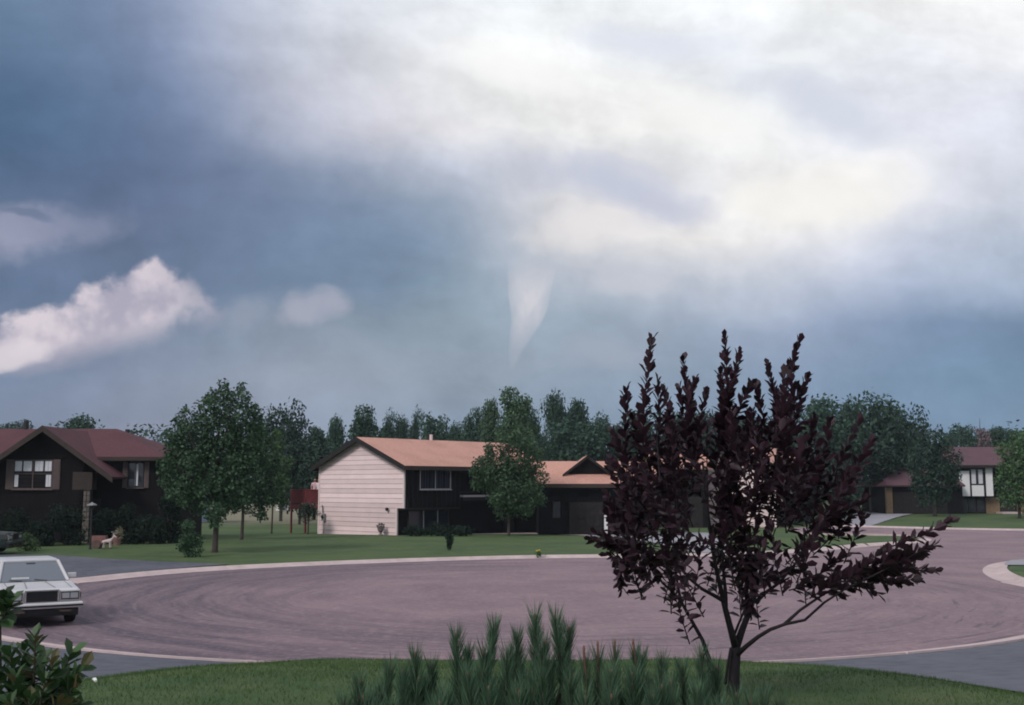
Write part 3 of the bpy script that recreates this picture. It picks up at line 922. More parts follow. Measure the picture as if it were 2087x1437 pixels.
# recessed bay with a wide window and a pale ledge
MB().box(4.72, 9.2, -0.25, 0.58, z_over + 0.62, z_over + 0.74).build('ledge', M_FRAME_L, house)
MB().box(4.72, 9.2, -0.22, 0.57, z_over + 0.40, z_over + 0.615).build('ledge_beam', M_BROWN2, house)
window(house, 5.1, 8.3, z_over + 0.95, z_eave - 0.5, 0.62, M_BROWN2, divs=(6.2, 7.3), fw=0.06)
d0 = MB().box(9.4, 10.4, 0.55, 0.61, -0.2, 1.85).build('door', M_BROWN2, house)
MB().lathe([(0.035, 0), (0.035, 0.03), (0.01, 0.05)], (9.52, 0.5, 0.85), 8).build('handle', M_GREY, d0)
MB().box(9.28, 9.4, 0.5, 0.62, -0.2, 1.95).box(10.4, 10.52, 0.5, 0.62, -0.2, 1.95).box(9.28, 10.52, 0.5, 0.62, 1.85, 1.97).build('door_frame', M_BROWN, house)
# meter, pipe, lamp and tap on the gable wall
mm = MB().box(-0.20, -0.06, 7.25, 7.55, 0.75, 1.2).build('utility_meter', M_GREY, house, bevel=0.02)
MB().lathe([(0.10, 0), (0.11, 0.02), (0.08, 0.1)], (0, 0, 0), 12).build('meter_dial', M_METAL_D, mm).matrix_local = Matrix.Translation((-0.2, 7.4, 1.0)) @ Matrix.Rotation(R(-90), 4, 'Y')
MB().tube([(-0.10, 7.4, -0.3), (-0.10, 7.4, 0.75)], 0.025, 6).build('conduit', M_GREY, mm)
MB().tube([(-0.10, 7.5, 1.2), (-0.10, 7.55, 1.6), (-0.14, 7.55, 1.72)], 0.03, 6).build('pipe', M_METAL_D, mm)
MB().lathe([(0.04, -0.05), (0.10, 0), (0.10, 0.12), (0.05, 0.16)], (-0.16, 1.35, 1.5), 8).build('wall_lamp', M_METAL_D, house)
MB().tube([(6.0, 4.0, z_ridge), (6.0, 4.0, z_ridge + 0.42)], 0.11, 8).build('vent_pipe', M_BOARD, house)

# garage wing on the right, facing the street, with a small cross gable
GD = 68.0
gx = lambda px: spot(px, GD, 1.5).x
g0, g1 = gx(1098), gx(1335)
gz = at(1200, 986, GD).z
def wpt(x, y, z): return HI @ Vector((x, y, z))
class WB(MB):
    """shapes given in world axes, stored in the white house's frame"""
    def __init__(s): super().__init__(HI)
grz = at(1170, 940, GD + 3.2).z
WB().box(g0, g1, GD + 0.05, GD + 6.5, -0.6, gz - 0.16).build('garage_wall', M_BROWN, house)
zmid = at(1190, 961, GD + 0.9).z
q = [(g0 - 0.25, GD - 0.5, gz), (g1 + 0.3, GD - 0.5, gz), (g1 + 0.3, GD + 3.2, grz), (g0 - 0.25, GD + 3.2, grz)]
WB().slab(q, 0.1).build('roof', M_ROOF_PINK, house)
q = [(g1 + 0.3, GD + 6.9, gz), (g0 - 0.25, GD + 6.9, gz), (g0 - 0.25, GD + 3.2, grz), (g1 + 0.3, GD + 3.2, grz)]
WB().slab(q, 0.1).build('roof', M_ROOF_PINK, house)
WB().box(g0 - 0.25, g1 + 0.3, GD - 0.55, GD - 0.5, gz - 0.24, gz - 0.0).build('eave_fascia', M_FASCIA, house)
WB().box(g0 - 0.2, g1 + 0.25, GD - 0.49, GD + 0.04, gz - 0.22, gz - 0.17).build('soffit', M_BROWN, house)
ax, az_ = gx(1200), at(1200, 929, GD + 1.0).z
hwid = gx(1247) - ax
yf = GD + 1.0
WB().prism([(ax - hwid, zmid - 0.25), (ax + hwid, zmid - 0.25), (ax, az_ - 0.08)], 'y', yf, yf + 3.5).build('gable_wall', M_BROWN, house)
for sgn in (-1, 1):
    q = [(ax + sgn * (hwid + 0.15), yf - 0.3, zmid - 0.2), (ax + sgn * (hwid + 0.15), yf + 4.2, zmid - 0.2), (ax, yf + 4.2, az_ + 0.02), (ax, yf - 0.3, az_ + 0.02)]
    if sgn < 0: q = q[::-1]
    WB().slab(q, 0.09).build('roof', M_ROOF_PINK, house)
    pl = [(ax + sgn * (hwid + 0.15), zmid - 0.36), (ax + sgn * (hwid + 0.15), zmid - 0.18), (ax, az_ + 0.03), (ax, az_ - 0.16)]
    WB().prism(pl, 'y', yf - 0.34, yf - 0.3).build('rake_board', M_BROWN2, house)
# double garage door in raised panels, pale jamb
gd0, gd1 = gx(1160), gx(1228)
gdo = WB().box(gd0, gd1, GD - 0.0, GD + 0.045, -0.5, 1.95).build('garage_door', M_BROWN2, house)
for r_ in range(4):
    for k in range(4):
        w_ = (gd1 - gd0) / 4
        WB().box(gd0 + k * w_ + 0.06, gd0 + (k + 1) * w_ - 0.06, GD - 0.03, GD - 0.001, 0.05 + r_ * 0.47, 0.44 + r_ * 0.47).build('door_panel', M_BROWN2, gdo)
WB().box(gx(1231), gx(1238), GD - 0.06, GD + 0.04, -0.5, at(1233, 1045, GD).z).build('downpipe', M_WHITE, house)
wq = WB().box(gx(1126), gx(1142), GD - 0.02, GD + 0.04, 1.0, 2.0).build('window', M_FASCIA, house)
WB().box(gx(1127.5), gx(1140.5), GD - 0.03, GD - 0.021, 1.06, 1.94).build('pane', M_GLASS, wq)

# ---- red-brown deck behind the pale gable, with its railing
deck = empty('wooden_deck', HF @ Vector((0.2, 8.1, 0)), ANG, 'red-brown wooden deck with railing sticking out behind the pale boarded gable', 'deck')
dz = at(635, 1029, 72.5).z
for i in range(22):
    MB().box(0, 4.5, 0.02 + i * 0.145, 0.02 + i * 0.145 + 0.137, dz - 0.04, dz).build('deck_plank', M_DECK, deck)
MB().box(-0.04, 0.0, 0, 3.2, dz - 0.30, dz + 0.01).box(0, 4.5, 3.21, 3.25, dz - 0.30, dz + 0.01).build('rim_joist', M_DECK, deck)
for (x, y) in ((0.05, 0.1), (0.05, 1.65), (0.05, 3.15), (4.4, 3.15)):
    MB().box(x - 0.05, x + 0.05, y - 0.05, y + 0.05, -0.9, dz + 0.98).build('post', M_DECK, deck)
MB().box(-0.02, 0.12, 0, 3.3, dz + 0.95, dz + 1.0).box(0, 4.5, 3.1, 3.22, dz + 0.951, dz + 1.001).build('rail', M_DECK, deck)
MB().box(0.02, 0.08, 0, 3.3, dz + 0.12, dz + 0.18).build('lower_rail', M_DECK, deck)
for i in range(22):
    MB().box(0.03, 0.07, 0.12 + i * 0.142, 0.21 + i * 0.142, dz + 0.10, dz + 0.95).build('baluster', M_DECK, deck)
for i in range(26):
    MB().box(0.15 + i * 0.165, 0.24 + i * 0.165, 3.14, 3.18, dz + 0.10, dz + 0.95).build('baluster', M_DECK, deck)

# ---- second pale-gabled house, mostly behind the plum tree
D3 = 84.0
p3 = spot(1595, D3, 0.0)
h3 = empty('neighbour_house', p3, R(60), 'pale gabled house with salmon roof half hidden behind the purple plum tree', 'house')
ze3, zr3 = at(1595, 952, D3).z, at(1520, 908, D3 + 2).z
gable_house(h3, 7.2, 11.0, at(1595, 1030, D3).z, ze3, zr3, 0.5, board_h=0.32, roof_m=M_ROOF_PINK, wall_m=M_BROWN)
window(h3, 1.4, 3.4, 2.4, 3.6, 0.0, M_FRAME_L, divs=(2.4,), fw=0.05)
window(h3, 5.4, 7.4, 2.4, 3.6, 0.0, M_FRAME_L, divs=(6.4,), fw=0.05)
H3I = (Matrix.Translation(p3) @ Matrix.Rotation(R(60), 4, 'Z')).inverted()
q0, q1 = spot(1335, D3, 1).x, spot(1450, D3, 1).x
MB(H3I).box(q0, q1, D3 + 1, D3 + 7, -0.5, at(1345, 955, D3).z).build('garage_wall', M_BROWN, h3)
zg0, zg1 = at(1345, 954, D3).z, at(1345, 922, D3 + 4).z
MB(H3I).slab([(q0 - 0.3, D3 + 0.5, zg0), (q1 + 0.3, D3 + 0.5, zg0), (q1 + 0.3, D3 + 4, zg1), (q0 - 0.3, D3 + 4, zg1)], 0.1).build('roof', M_ROOF_PINK, h3)
MB(H3I).slab([(q1 + 0.3, D3 + 7.5, zg0), (q0 - 0.3, D3 + 7.5, zg0), (q0 - 0.3, D3 + 4, zg1), (q1 + 0.3, D3 + 4, zg1)], 0.1).build('roof', M_ROOF_PINK, h3)
gdr = MB(H3I).box(q0 + 0.5, q1 - 0.5, D3 + 0.93, D3 + 0.99, -0.3, 2.1).build('garage_door', M_BROWN2, h3)
for r_ in range(4):
    MB(H3I).box(q0 + 0.6, q1 - 0.6, D3 + 0.90, D3 + 0.929, 0.02 + r_ * 0.5, 0.46 + r_ * 0.5).build('door_panel', M_BROWN2, gdr)

# ---- brown house with the red roof on the left
LD = 56.0
lx = lambda px, d=LD: spot(px, d, 2.0).x
lz = lambda py, d=LD: at(100, py, d).z
lo = spot(92, LD, 0.0)
lh = empty('brown_house', lo, 0, 'low dark brown house with dull red roof, taupe shutters and a street-facing gable', 'house')
LI = Matrix.Translation(lo).inverted()
class LB(MB):
    def __init__(s): super().__init__(LI)
apx, apz = lx(92), lz(868, LD - 0.6)
ex, ez = lx(238), lz(972, LD - 0.6)
slope_l = (apz - ez) / (ex - apx)
exl = apx - (ex - apx)
bay1 = lx(166)
# street-facing bay
LB().box(lx(-60), bay1, LD, LD + 5, -0.4, lz(956)).build('front_wall', M_BROWN, lh)
topz = lambda x: apz - abs(x - apx) * slope_l - 0.16
pl = [(lx(-45), lz(956) + 0.001), (bay1, lz(956) + 0.001), (bay1, topz(bay1)), (apx, topz(apx)), (lx(-45), topz(lx(-45)))]
LB().prism(pl, 'y', LD, LD + 5).build('gable_wall', M_BROWN, lh)
lap = MB(LI)
for i in range(16):
    z = 0.9 + i * 0.21
    lap.box(lx(-60), bay1, LD - 0.025, LD - 0.001, z, z + 0.19)
lap.build('lap_siding', M_BROWN, lh)
for sgn, xe, ze_ in ((1, ex, ez), (-1, exl, ez)):
    q = [(xe, LD - 0.75, ze_), (xe, LD + 7, ze_), (apx, LD + 7, apz), (apx, LD - 0.75, apz)]
    if sgn < 0: q = q[::-1]
    LB().slab(q, 0.12).build('roof', M_ROOF_RED, lh)
    pl = [(xe, ze_ - 0.28), (xe, ze_ + 0.02), (apx, apz + 0.02), (apx, apz - 0.30)]
    LB().prism(pl, 'y', LD - 0.80, LD - 0.75).build('rake_board', M_FASCIA, lh)
    so = [(xe, LD - 0.74, ze_ - 0.13), (xe, LD - 0.01, ze_ - 0.13), (apx, LD - 0.01, apz - 0.13), (apx, LD - 0.74, apz - 0.13)]
    if sgn < 0: so = so[::-1]
    LB().slab(so, 0.02).build('soffit', M_BROWN, lh)
# wing on the right with hipped main roof
WD = LD + 1.4
wr = lx(338, WD)
LB().box(bay1 + 0.01, wr - 0.35, WD, WD + 8, -0.4, lz(937, WD)).build('wing_wall', M_BROWN, lh)
we = lz(931, WD - 0.5); wrz = lz(874, WD + 4.2)
xl = lx(-260, WD)
A = (xl, WD - 0.5, we); B = (wr, WD - 0.5, we); Cc = (lx(232, WD + 4.2), WD + 4.2, wrz); Dd = (xl, WD + 4.2, wrz)
E = (wr, WD + 8.6, we); Fq = (xl, WD + 8.6, we)
LB().slab([A, B, Cc, Dd], 0.12).build('roof', M_ROOF_RED, lh)
LB().add([B, E, Cc, (B[0], B[1], B[2] - 0.12), (E[0], E[1], E[2] - 0.12)], [(0, 1, 2), (0, 3, 4, 1)]).build('roof', M_ROOF_RED, lh)
LB().slab([E, Fq, Dd, Cc], 0.12).build('roof', M_ROOF_RED, lh)
LB().box(lx(196, WD), wr, WD - 0.56, WD - 0.51, we - 0.20, we - 0.01).build('eave_fascia', M_FASCIA, lh)
# lower rear end with its pale gutter
LB().box(wr - 0.34, lx(364, WD + 5), WD + 3, WD + 8, -0.4, lz(964, WD + 3)).build('rear_wall', M_BROWN, lh)
LB().box(lx(333, WD + 3), lx(350, WD + 3), WD + 2.8, WD + 2.95, lz(968, WD + 3), lz(965, WD + 3)).build('gutter', M_WHITE, lh)
LB().slab([(wr - 0.4, WD + 2.9, lz(962, WD + 3)), (lx(367, WD + 5), WD + 2.9, lz(968, WD + 3)), (lx(367, WD + 5), WD + 8, lz(968, WD + 3)), (wr - 0.4, WD + 8, lz(962, WD + 3))], 0.1).build('roof', M_ROOF_RED, lh)
def lwin(x0p, x1p, y1p, y0p, d, divs, rails):
    x0, x1, z0, z1 = lx(x0p, d) - lo.x, lx(x1p, d) - lo.x, lz(y0p, d), lz(y1p, d)
    n = len(divs)
    return window(lh, x0, x1, z0, z1, d - lo.y - 0.03, M_SHUTTER if d == LD else M_BROWN2, divs=[x0 + (x1 - x0) * t for t in divs], rails=[z0 + (z1 - z0) * t for t in rails], fw=0.045, sill_m=M_SHUTTER), x0, x1, z0, z1
wo, x0, x1, z0, z1 = lwin(26, 104, 939, 995, LD, (0.5,), (0.52,))
yy = -0.05
ww = x1 - x0
for (a, b_, za, zb) in ((0.02, 0.20, 0.62, 1), (0.24, 0.46, 0.62, 1), (0.54, 0.76, 0.62, 1), (0.80, 0.98, 0.62, 1), (0.02, 0.12, 0.05, 0.5), (0.84, 0.98, 0.05, 0.5)):
    drape(wo, x0 + a * ww, x0 + b_ * ww, z0 + za * (z1 - z0), z0 + zb * (z1 - z0) - 0.02, yy, M_LACE, 2, 0.012)
shutter(lh, x0 - 0.40, x0 - 0.06, z0 - 0.06, z1 + 0.06, -0.03, M_SHUTTER)
shutter(lh, x1 + 0.06, x1 + 0.40, z0 - 0.06, z1 + 0.06, -0.03, M_SHUTTER)
wo, x0, x1, z0, z1 = lwin(260, 290, 944, 992, WD, (0.5,), ())
wyy = WD - lo.y - 0.03
drape(wo, x0 + 0.34, x0 + 0.50, z0 + 0.05, z1 - 0.05, wyy - 0.02, M_LACE, 2, 0.01)
shutter(lh, x0 - 0.30, x0 - 0.06, z0 - 0.06, z1 + 0.06, wyy, M_SHUTTER)
shutter(lh, x1 + 0.06, x1 + 0.30, z0 - 0.06, z1 + 0.06, wyy, M_SHUTTER)
# porch: brown panel under the eave, stone pillar, dark door behind
LB().box(lx(146), lx(186), LD - 0.03, LD + 0.6, lz(998), lz(962)).build('porch_panel', M_FASCIA, lh)
pil = LB().box(lx(170.5), lx(182.5), LD - 0.02, LD + 0.40, -0.3, lz(998) - 0.002).build('stone_pillar', M_BROWN2, lh)
r2 = random.Random(3)
z = -0.2
while z < lz(998) - 0.1:
    h_ = r2.uniform(0.16, 0.30)
    cut = r2.uniform(0.3, 0.7)
    xa, xb = lx(170), lx(183)
    xm = xa + (xb - xa) * cut
    for (a, b_) in ((xa, xm - 0.012), (xm + 0.012, xb)):
        o_ = r2.uniform(0.03, 0.06)
        LB().box(a, b_, LD - 0.02 - o_, LD + 0.1, z, min(z + h_ - 0.02, lz(998) - 0.01)).build('stone', M_STONE, pil, bevel=0.015)
    z += h_
do = LB().box(lx(190, WD), lx(206, WD), WD - 0.06, WD - 0.01, 0.2, 2.3).build('door', M_BROWN2, lh)
LB().lathe([(0.03, 0), (0.03, 0.04)], (lx(192, WD), WD - 0.09, 1.2), 8).build('handle', M_GREY, do)
LB().tube([(lx(42, WD + 4), WD + 4.2, wrz - 0.1), (lx(42, WD + 4), WD + 4.2, wrz + 0.45)], 0.14, 8).build('vent_pipe', M_METAL_D, lh)
LB().tube([(lx(245, WD + 4.5), WD + 5.2, wrz - 0.7), (lx(245, WD + 4.5), WD + 5.2, wrz + 0.02)], 0.13, 8).build('vent_pipe', M_METAL_D, lh)

# ---- timbered house far right
TD = 104.0
tx = lambda px, d=TD: spot(px, d, 2.0).x
tz = lambda py, d=TD: at(1990, py, d).z
to = spot(1960, TD, 0.0); tb = float(terrain(to.x, to.y))
th_ = empty('timbered_house', to, 0, 'far house with white timber-framed panels, tan brick and a maroon roof', 'house')
TI = Matrix.Translation(to).inverted()
class TB(MB):
    def __init__(s): super().__init__(TI)
TB().box(tx(1950), tx(2105), TD + 0.02, TD + 9, tb - 0.5, tz(952)).build('wall', M_BROWN, th_)
TB().box(tx(1948), tx(2021), TD - 0.7, TD + 0.019, tz(1013), tz(951)).build('upper_bay', M_BROWN, th_)
q = [(tx(1940), TD - 1.2, tz(948, TD - 1.2)), (tx(2110), TD - 1.2, tz(948, TD - 1.2)), (tx(2110), TD + 4.2, tz(911, TD + 4.2)), (tx(1940), TD + 4.2, tz(911, TD + 4.2))]
TB().slab(q, 0.16).build('roof', M_ROOF_PURPLE, th_)
q2 = [(tx(2110), TD + 9.6, q[0][2]), (tx(1940), TD + 9.6, q[0][2]), q[3], q[2]]
TB().slab(q2, 0.16).build('roof', M_ROOF_PURPLE, th_)
TB().prism([(TD - 0.9, q[0][2] - 0.12), (TD + 9.3, q[0][2] - 0.12), (TD + 4.2, q[2][2] - 0.17)], 'x', tx(1946), tx(2104)).build('attic', M_BROWN, th_)
TB().box(tx(1940), tx(2110), TD - 1.27, TD - 1.21, q[0][2] - 0.26, q[0][2]).build('eave_fascia', M_BROWN2, th_)
fy = TD - 0.75
for (a, b_, c_, d_) in ((1950, 1971, 960, 1011), (1975, 1999, 989, 1011), (2004, 2018, 953, 1011)):
    TB().box(tx(a), tx(b_), fy, fy + 0.048, tz(d_), tz(c_)).build('stucco_panel', M_STUCCO, th_)
x0, x1, z0, z1 = tx(1974) - to.x, tx(1999) - to.x, tz(986), tz(957)
wn = window(th_, x0, x1, z0, z1, -0.74, M_BROWN2, divs=((x0 + x1) / 2,), fw=0.07)
drape(wn, x0 + 0.05, x0 + 0.45, z0, z1, -0.745, M_LACE, 2, 0.01)
drape(wn, x1 - 0.45, x1 - 0.05, z0, z1, -0.745, M_LACE, 2, 0.01)
x0, x1, z0, z1 = tx(1956) - to.x, tx(2006) - to.x, tz(1043), tz(1019)
window(th_, x0, x1, z0, z1, -0.03, M_BROWN2, divs=(x0 + (x1 - x0) / 3, x0 + (x1 - x0) * 2 / 3), fw=0.07)
for (a, b_, c_) in ((1921, 1951, 1014), (2008, 2036, 1014), (2071, 2104, 960)):
    TB().box(tx(a), tx(b_), TD - 0.09, TD + 0.015, tb - 0.4, tz(c_)).build('brick_wall', M_BRICK, th_)
dd = TB().box(tx(2038), tx(2069), TD - 0.08, TD + 0.01, tb + 0.1, tz(972)).build('door', M_BROWN2, th_)
TB().box(tx(2044), tx(2048), TD - 0.14, TD - 0.09, tb + 1.0, tb + 1.2).build('handle', M_GREY, dd)
TB().box(tx(2028), tx(2066), TD - 1.5, TD - 0.1, tb - 0.3, tb + 0.16).build('door_step', M_CONC, th_)
# garage
GY = TD - 1.5
TB().box(tx(1800), tx(1949), GY + 0.02, GY + 8, tb - 0.5, tz(992)).build('garage_wall', M_BROWN, th_)
ge, gr = tz(989, GY - 0.5), tz(955, GY + 4)
A = (tx(1792), GY - 0.6, ge); B = (tx(1950), GY - 0.6, ge); Cc = (tx(1950), GY + 4, gr); Dd = (tx(1826), GY + 4, gr); E = (tx(1792), GY + 8.6, ge)
TB().slab([A, B, Cc, Dd], 0.14).build('roof', M_ROOF_PURPLE, th_)
TB().add([E, A, Dd, (E[0], E[1], E[2] - .14), (A[0], A[1], A[2] - .14)], [(0, 1, 2), (0, 3, 4, 1)]).build('roof', M_ROOF_PURPLE, th_)
TB().slab([(B[0], GY + 8.6, ge), E, Dd, Cc], 0.14).build('roof', M_ROOF_PURPLE, th_)
TB().box(tx(1795), tx(1807), GY - 0.1, GY + 0.3, tb - 0.4, tz(994)).build('brick_pier', M_BRICK, th_)
gd_ = TB().box(tx(1809), tx(1917), GY - 0.04, GY + 0.015, tb - 0.3, tz(1003)).build('garage_door', M_BROWN2, th_)
for r_ in range(4):
    for k in range(6):
        w_ = (tx(1917) - tx(1809)) / 6
        h_ = (tz(1004) - tb - 0.05) / 4
        TB().box(tx(1809) + k * w_ + 0.08, tx(1809) + (k + 1) * w_ - 0.08, GY - 0.07, GY - 0.041, tb + 0.08 + r_ * h_, tb + (r_ + 1) * h_ - 0.03).build('door_panel', M_BROWN2, gd_)

# ---- far buildings glimpsed between the trees
def small_house(px0, px1, top, eave, D, wall_m, roof_m, name, label, cat):
    a, b_ = spot(px0, D).x, spot(px1, D).x
    o_ = spot((px0 + px1) / 2, D)
    root = empty(name, o_, 0, label, cat)
    I = Matrix.Translation(o_).inverted()
    ze = at(1043, eave, D).z; zr = at(1043, top, D + 2).z
    MB(I).box(a, b_, D, D + 5, -0.5, ze).build('wall', wall_m, root)
    MB(I).prism([(D + 0.02, ze), (D + 4.98, ze), (D + 2.5, zr - 0.05)], 'x', a, b_).build('gable_wall', wall_m, root)
    MB(I).slab([(a - 0.3, D - 0.3, ze - 0.05), (b_ + 0.3, D - 0.3, ze - 0.05), (b_ + 0.3, D + 2.5, zr), (a - 0.3, D + 2.5, zr)], 0.1).build('roof', roof_m, root)
    MB(I).slab([(b_ + 0.3, D + 5.3, ze - 0.05), (a - 0.3, D + 5.3, ze - 0.05), (a - 0.3, D + 2.5, zr), (b_ + 0.3, D + 2.5, zr)], 0.1).build('roof', roof_m, root)
    dr = MB(I).box((a + b_) / 2 - 0.45, (a + b_) / 2 + 0.45, D - 0.04, D + 0.001, float(terrain(o_.x, D)), 2.0).build('door', M_GREY, root)
    MB(I).box((a + b_) / 2 + 0.3, (a + b_) / 2 + 0.36, D - 0.08, D - 0.041, 0.9, 1.1).build('handle', M_METAL_D, dr)
    return root
M_PALEBLUE = mat('pale_blue_siding', (0.36, 0.45, 0.55), 0.8, 0.06, 2)
small_house(352, 392, 976, 986, 92, M_PALEBLUE, M_ROOF_RED, 'garden_shed', 'pale blue shed glimpsed between the brown house and the big maple', 'shed')
small_house(562, 592, 996, 1003, 132, M_WHITE, M_CONC_G, 'white_shed', 'tiny far white shed left of the red-brown deck', 'shed')

# ================================================================ cars
M_CAR_W = mat('car_white', (0.60, 0.585, 0.59), 0.28, 0.03, 1.5, spec=0.5)
M_CAR_G = mat('car_dark_green', (0.020, 0.032, 0.030), 0.25, spec=0.6)
M_CHROME = mat('chrome', (0.62, 0.62, 0.63), 0.18, metallic=1.0)
M_RUBBER = mat('rubber', (0.014, 0.014, 0.015), 0.85)
M_BLACK = mat('black_trim', (0.012, 0.012, 0.013), 0.5)
M_CARGLASS = mat('car_glass', (0.13, 0.15, 0.175), 0.06, spec=1.0)  # grey-blue base paints in the sky reflected by the glass
M_LENS = mat('lamp_lens', (0.32, 0.33, 0.35), 0.12, spec=0.9)
M_AMBER = mat('amber_lens', (0.07, 0.045, 0.035), 0.2, spec=0.8)
M_HUB = mat('hub_cap', (0.40, 0.40, 0.42), 0.3, metallic=0.8)
M_CABIN = mat('dark_cabin', (0.05, 0.045, 0.05), 0.9)

def loft(mb, stations):
    """stations: (y, [(half width, z) from the bottom centre-line edge up]) mirrored into closed rings"""
    rings = []
    for y, half in stations:
        ring = [(hw, y, z) for hw, z in half] + [(-hw, y, z) for hw, z in reversed(half)]
        rings.append(ring)
    n = len(rings[0])
    vs = [p for r_ in rings for p in r_]
    fs = []
    for i in range(len(rings) - 1):
        for j in range(n):
            fs.append((i * n + j, i * n + (j + 1) % n, (i + 1) * n + (j + 1) % n, (i + 1) * n + j))
    fs.append(tuple(range(n))[::-1]); fs.append(tuple(range((len(rings) - 1) * n, len(rings) * n)))
    mb.add(vs, fs)

def evaluated(o, name):
    dg = bpy.context.evaluated_depsgraph_get()
    dg.update()
    me = bpy.data.meshes.new_from_object(o.evaluated_get(dg))
    me.name = name
    return me

def sedan(root, paint):
    """boxy eighties saloon: nose at y = 0, tail at y = 4.5, x to the left-hand side of the driver"""
    b = MB()
    loft(b, [
        (0.02, [(0.76, 0.36), (0.80, 0.44), (0.82, 0.62), (0.80, 0.76), (0.76, 0.80)]),
        (0.14, [(0.78, 0.27), (0.83, 0.40), (0.85, 0.62), (0.84, 0.79), (0.79, 0.84)]),
        (0.75, [(0.80, 0.24), (0.84, 0.38), (0.865, 0.62), (0.85, 0.82), (0.80, 0.88)]),
        (1.35, [(0.80, 0.23), (0.84, 0.38), (0.87, 0.62), (0.86, 0.84), (0.81, 0.92)]),
        (3.45, [(0.80, 0.23), (0.84, 0.38), (0.87, 0.62), (0.86, 0.86), (0.81, 0.94)]),
        (4.15, [(0.79, 0.26), (0.83, 0.40), (0.86, 0.62), (0.85, 0.83), (0.76, 0.92)]),
        (4.42, [(0.77, 0.32), (0.81, 0.44), (0.84, 0.62), (0.82, 0.80), (0.75, 0.89)]),
    ])
    body = b.build('body', paint, None)
    cut = MB()
    for y in (0.86, 3.50):
        for sx in (-1, 1):
            ring = [(y + 0.36 * math.cos(t), 0.31 + 0.36 * math.sin(t)) for t in np.linspace(0, 2 * math.pi, 20, endpoint=False)]
            xa, xb = (0.62, 1.0) if sx > 0 else (-1.0, -0.62)
            cut.prism(ring, 'x', xa, xb)
    co = cut.build('arch', paint, None)
    md = body.modifiers.new('b', 'BOOLEAN'); md.object = co; md.operation = 'DIFFERENCE'; md.solver = 'EXACT'
    md2 = body.modifiers.new('v', 'BEVEL'); md2.width = 0.025; md2.segments = 2; md2.limit_method = 'ANGLE'; md2.angle_limit = R(28)
    me = evaluated(body, 'body')
    bpy.data.objects.remove(body); bpy.data.objects.remove(co)
    body = link('body', me, paint, root)
    # bonnet seams
    sm = MB()
    for sx in (-1, 1):
        sm.tube([(sx * 0.66, 0.16, 0.851), (sx * 0.66, 1.30, 0.927)], 0.006, 4)
    sm.tube([(-0.30, 0.2, 0.862), (-0.22, 1.30, 0.931)], 0.008, 4).tube([(0.30, 0.2, 0.862), (0.22, 1.30, 0.931)], 0.008, 4)
    sm.build('bonnet_seam', M_GREY, root)
    # roof and pillars
    r_ = MB()
    loft(r_, [(2.02, [(0.61, 1.330), (0.645, 1.335), (0.635, 1.365), (0.55, 1.385)]), (2.35, [(0.62, 1.335), (0.66, 1.340), (0.65, 1.385), (0.55, 1.415)]), (3.05, [(0.62, 1.335), (0.66, 1.340), (0.65, 1.385), (0.55, 1.415)]), (3.30, [(0.61, 1.325), (0.645, 1.33), (0.635, 1.365), (0.55, 1.385)])])
    r_.build('roof', paint, root, bevel=0.02)
    A0, A1 = Vector((0.77, 1.34, 0.905)), Vector((0.625, 2.04, 1.35))
    C0, C1 = Vector((0.77, 3.78, 0.925)), Vector((0.62, 3.28, 1.345))
    B0, B1 = Vector((0.79, 2.52, 0.925)), Vector((0.65, 2.55, 1.35))
    fl = lambda v: Vector((-v.x, v.y, v.z))
    for s_ in (lambda v: v, fl):
        MB().tube([s_(A0), s_(A1)], 0.042, 6).build('pillar', paint, root)
        MB().tube([s_(B0), s_(B1)], 0.035, 6).build('pillar', paint, root)
        MB().tube([s_(C0), s_(C1)], [0.10, 0.06], 6).build('pillar', paint, root)
        q = [s_(A0 + Vector((0, 0.02, 0))), s_(C0), s_(C1), s_(A1)]
        MB().add(q, [(0, 1, 2, 3)]).build('side_window', M_CARGLASS, root)
    MB().add([A0, A1, fl(A1), fl(A0)], [(0, 1, 2, 3)]).build('windscreen', M_CARGLASS, root)
    MB().add([fl(C0), fl(C1), C1, C0], [(0, 1, 2, 3)]).build('rear_window', M_CARGLASS, root)
    MB().tube([fl(A0) + Vector((0, -0.01, 0.01)), A0 + Vector((0, -0.01, 0.01))], 0.016, 5).build('cowl_trim', M_BLACK, root)
    for k in (-0.25, 0.3):
        MB().tube([(k, 1.345, 0.935), (k - 0.28, 1.40, 0.965)], 0.009, 4).build('wiper', M_BLACK, root)
    MB().box(-0.10, 0.10, 1.95, 1.965, 1.255, 1.315).build('inside_mirror', M_BLACK, root)
    MB().box(-0.58, -0.20, 1.42, 1.44, 0.985, 1.02).build('dash_paper', M_WHITE, root).matrix_local = Matrix.Translation((0.1, -0.035, 0.0))
    # nose
    gr = MB().box(-0.33, 0.33, -0.01, 0.05, 0.565, 0.80).build('grille', M_BLACK, root)
    bars = MB()
    for i in range(17):
        x = -0.30 + i * 0.0375
        bars.box(x - 0.005, x + 0.005, -0.018, -0.0105, 0.58, 0.785)
    bars.build('grille_bars', M_METAL_D, gr)
    sr_ = MB()
    sr_.box(-0.365, -0.331, -0.035, 0.06, 0.55, 0.825).box(0.331, 0.365, -0.035, 0.06, 0.55, 0.825).box(-0.33, 0.33, -0.035, 0.06, 0.801, 0.825).box(-0.33, 0.33, -0.03, 0.06, 0.55, 0.564)
    sr_.build('grille_surround', M_CHROME, gr)
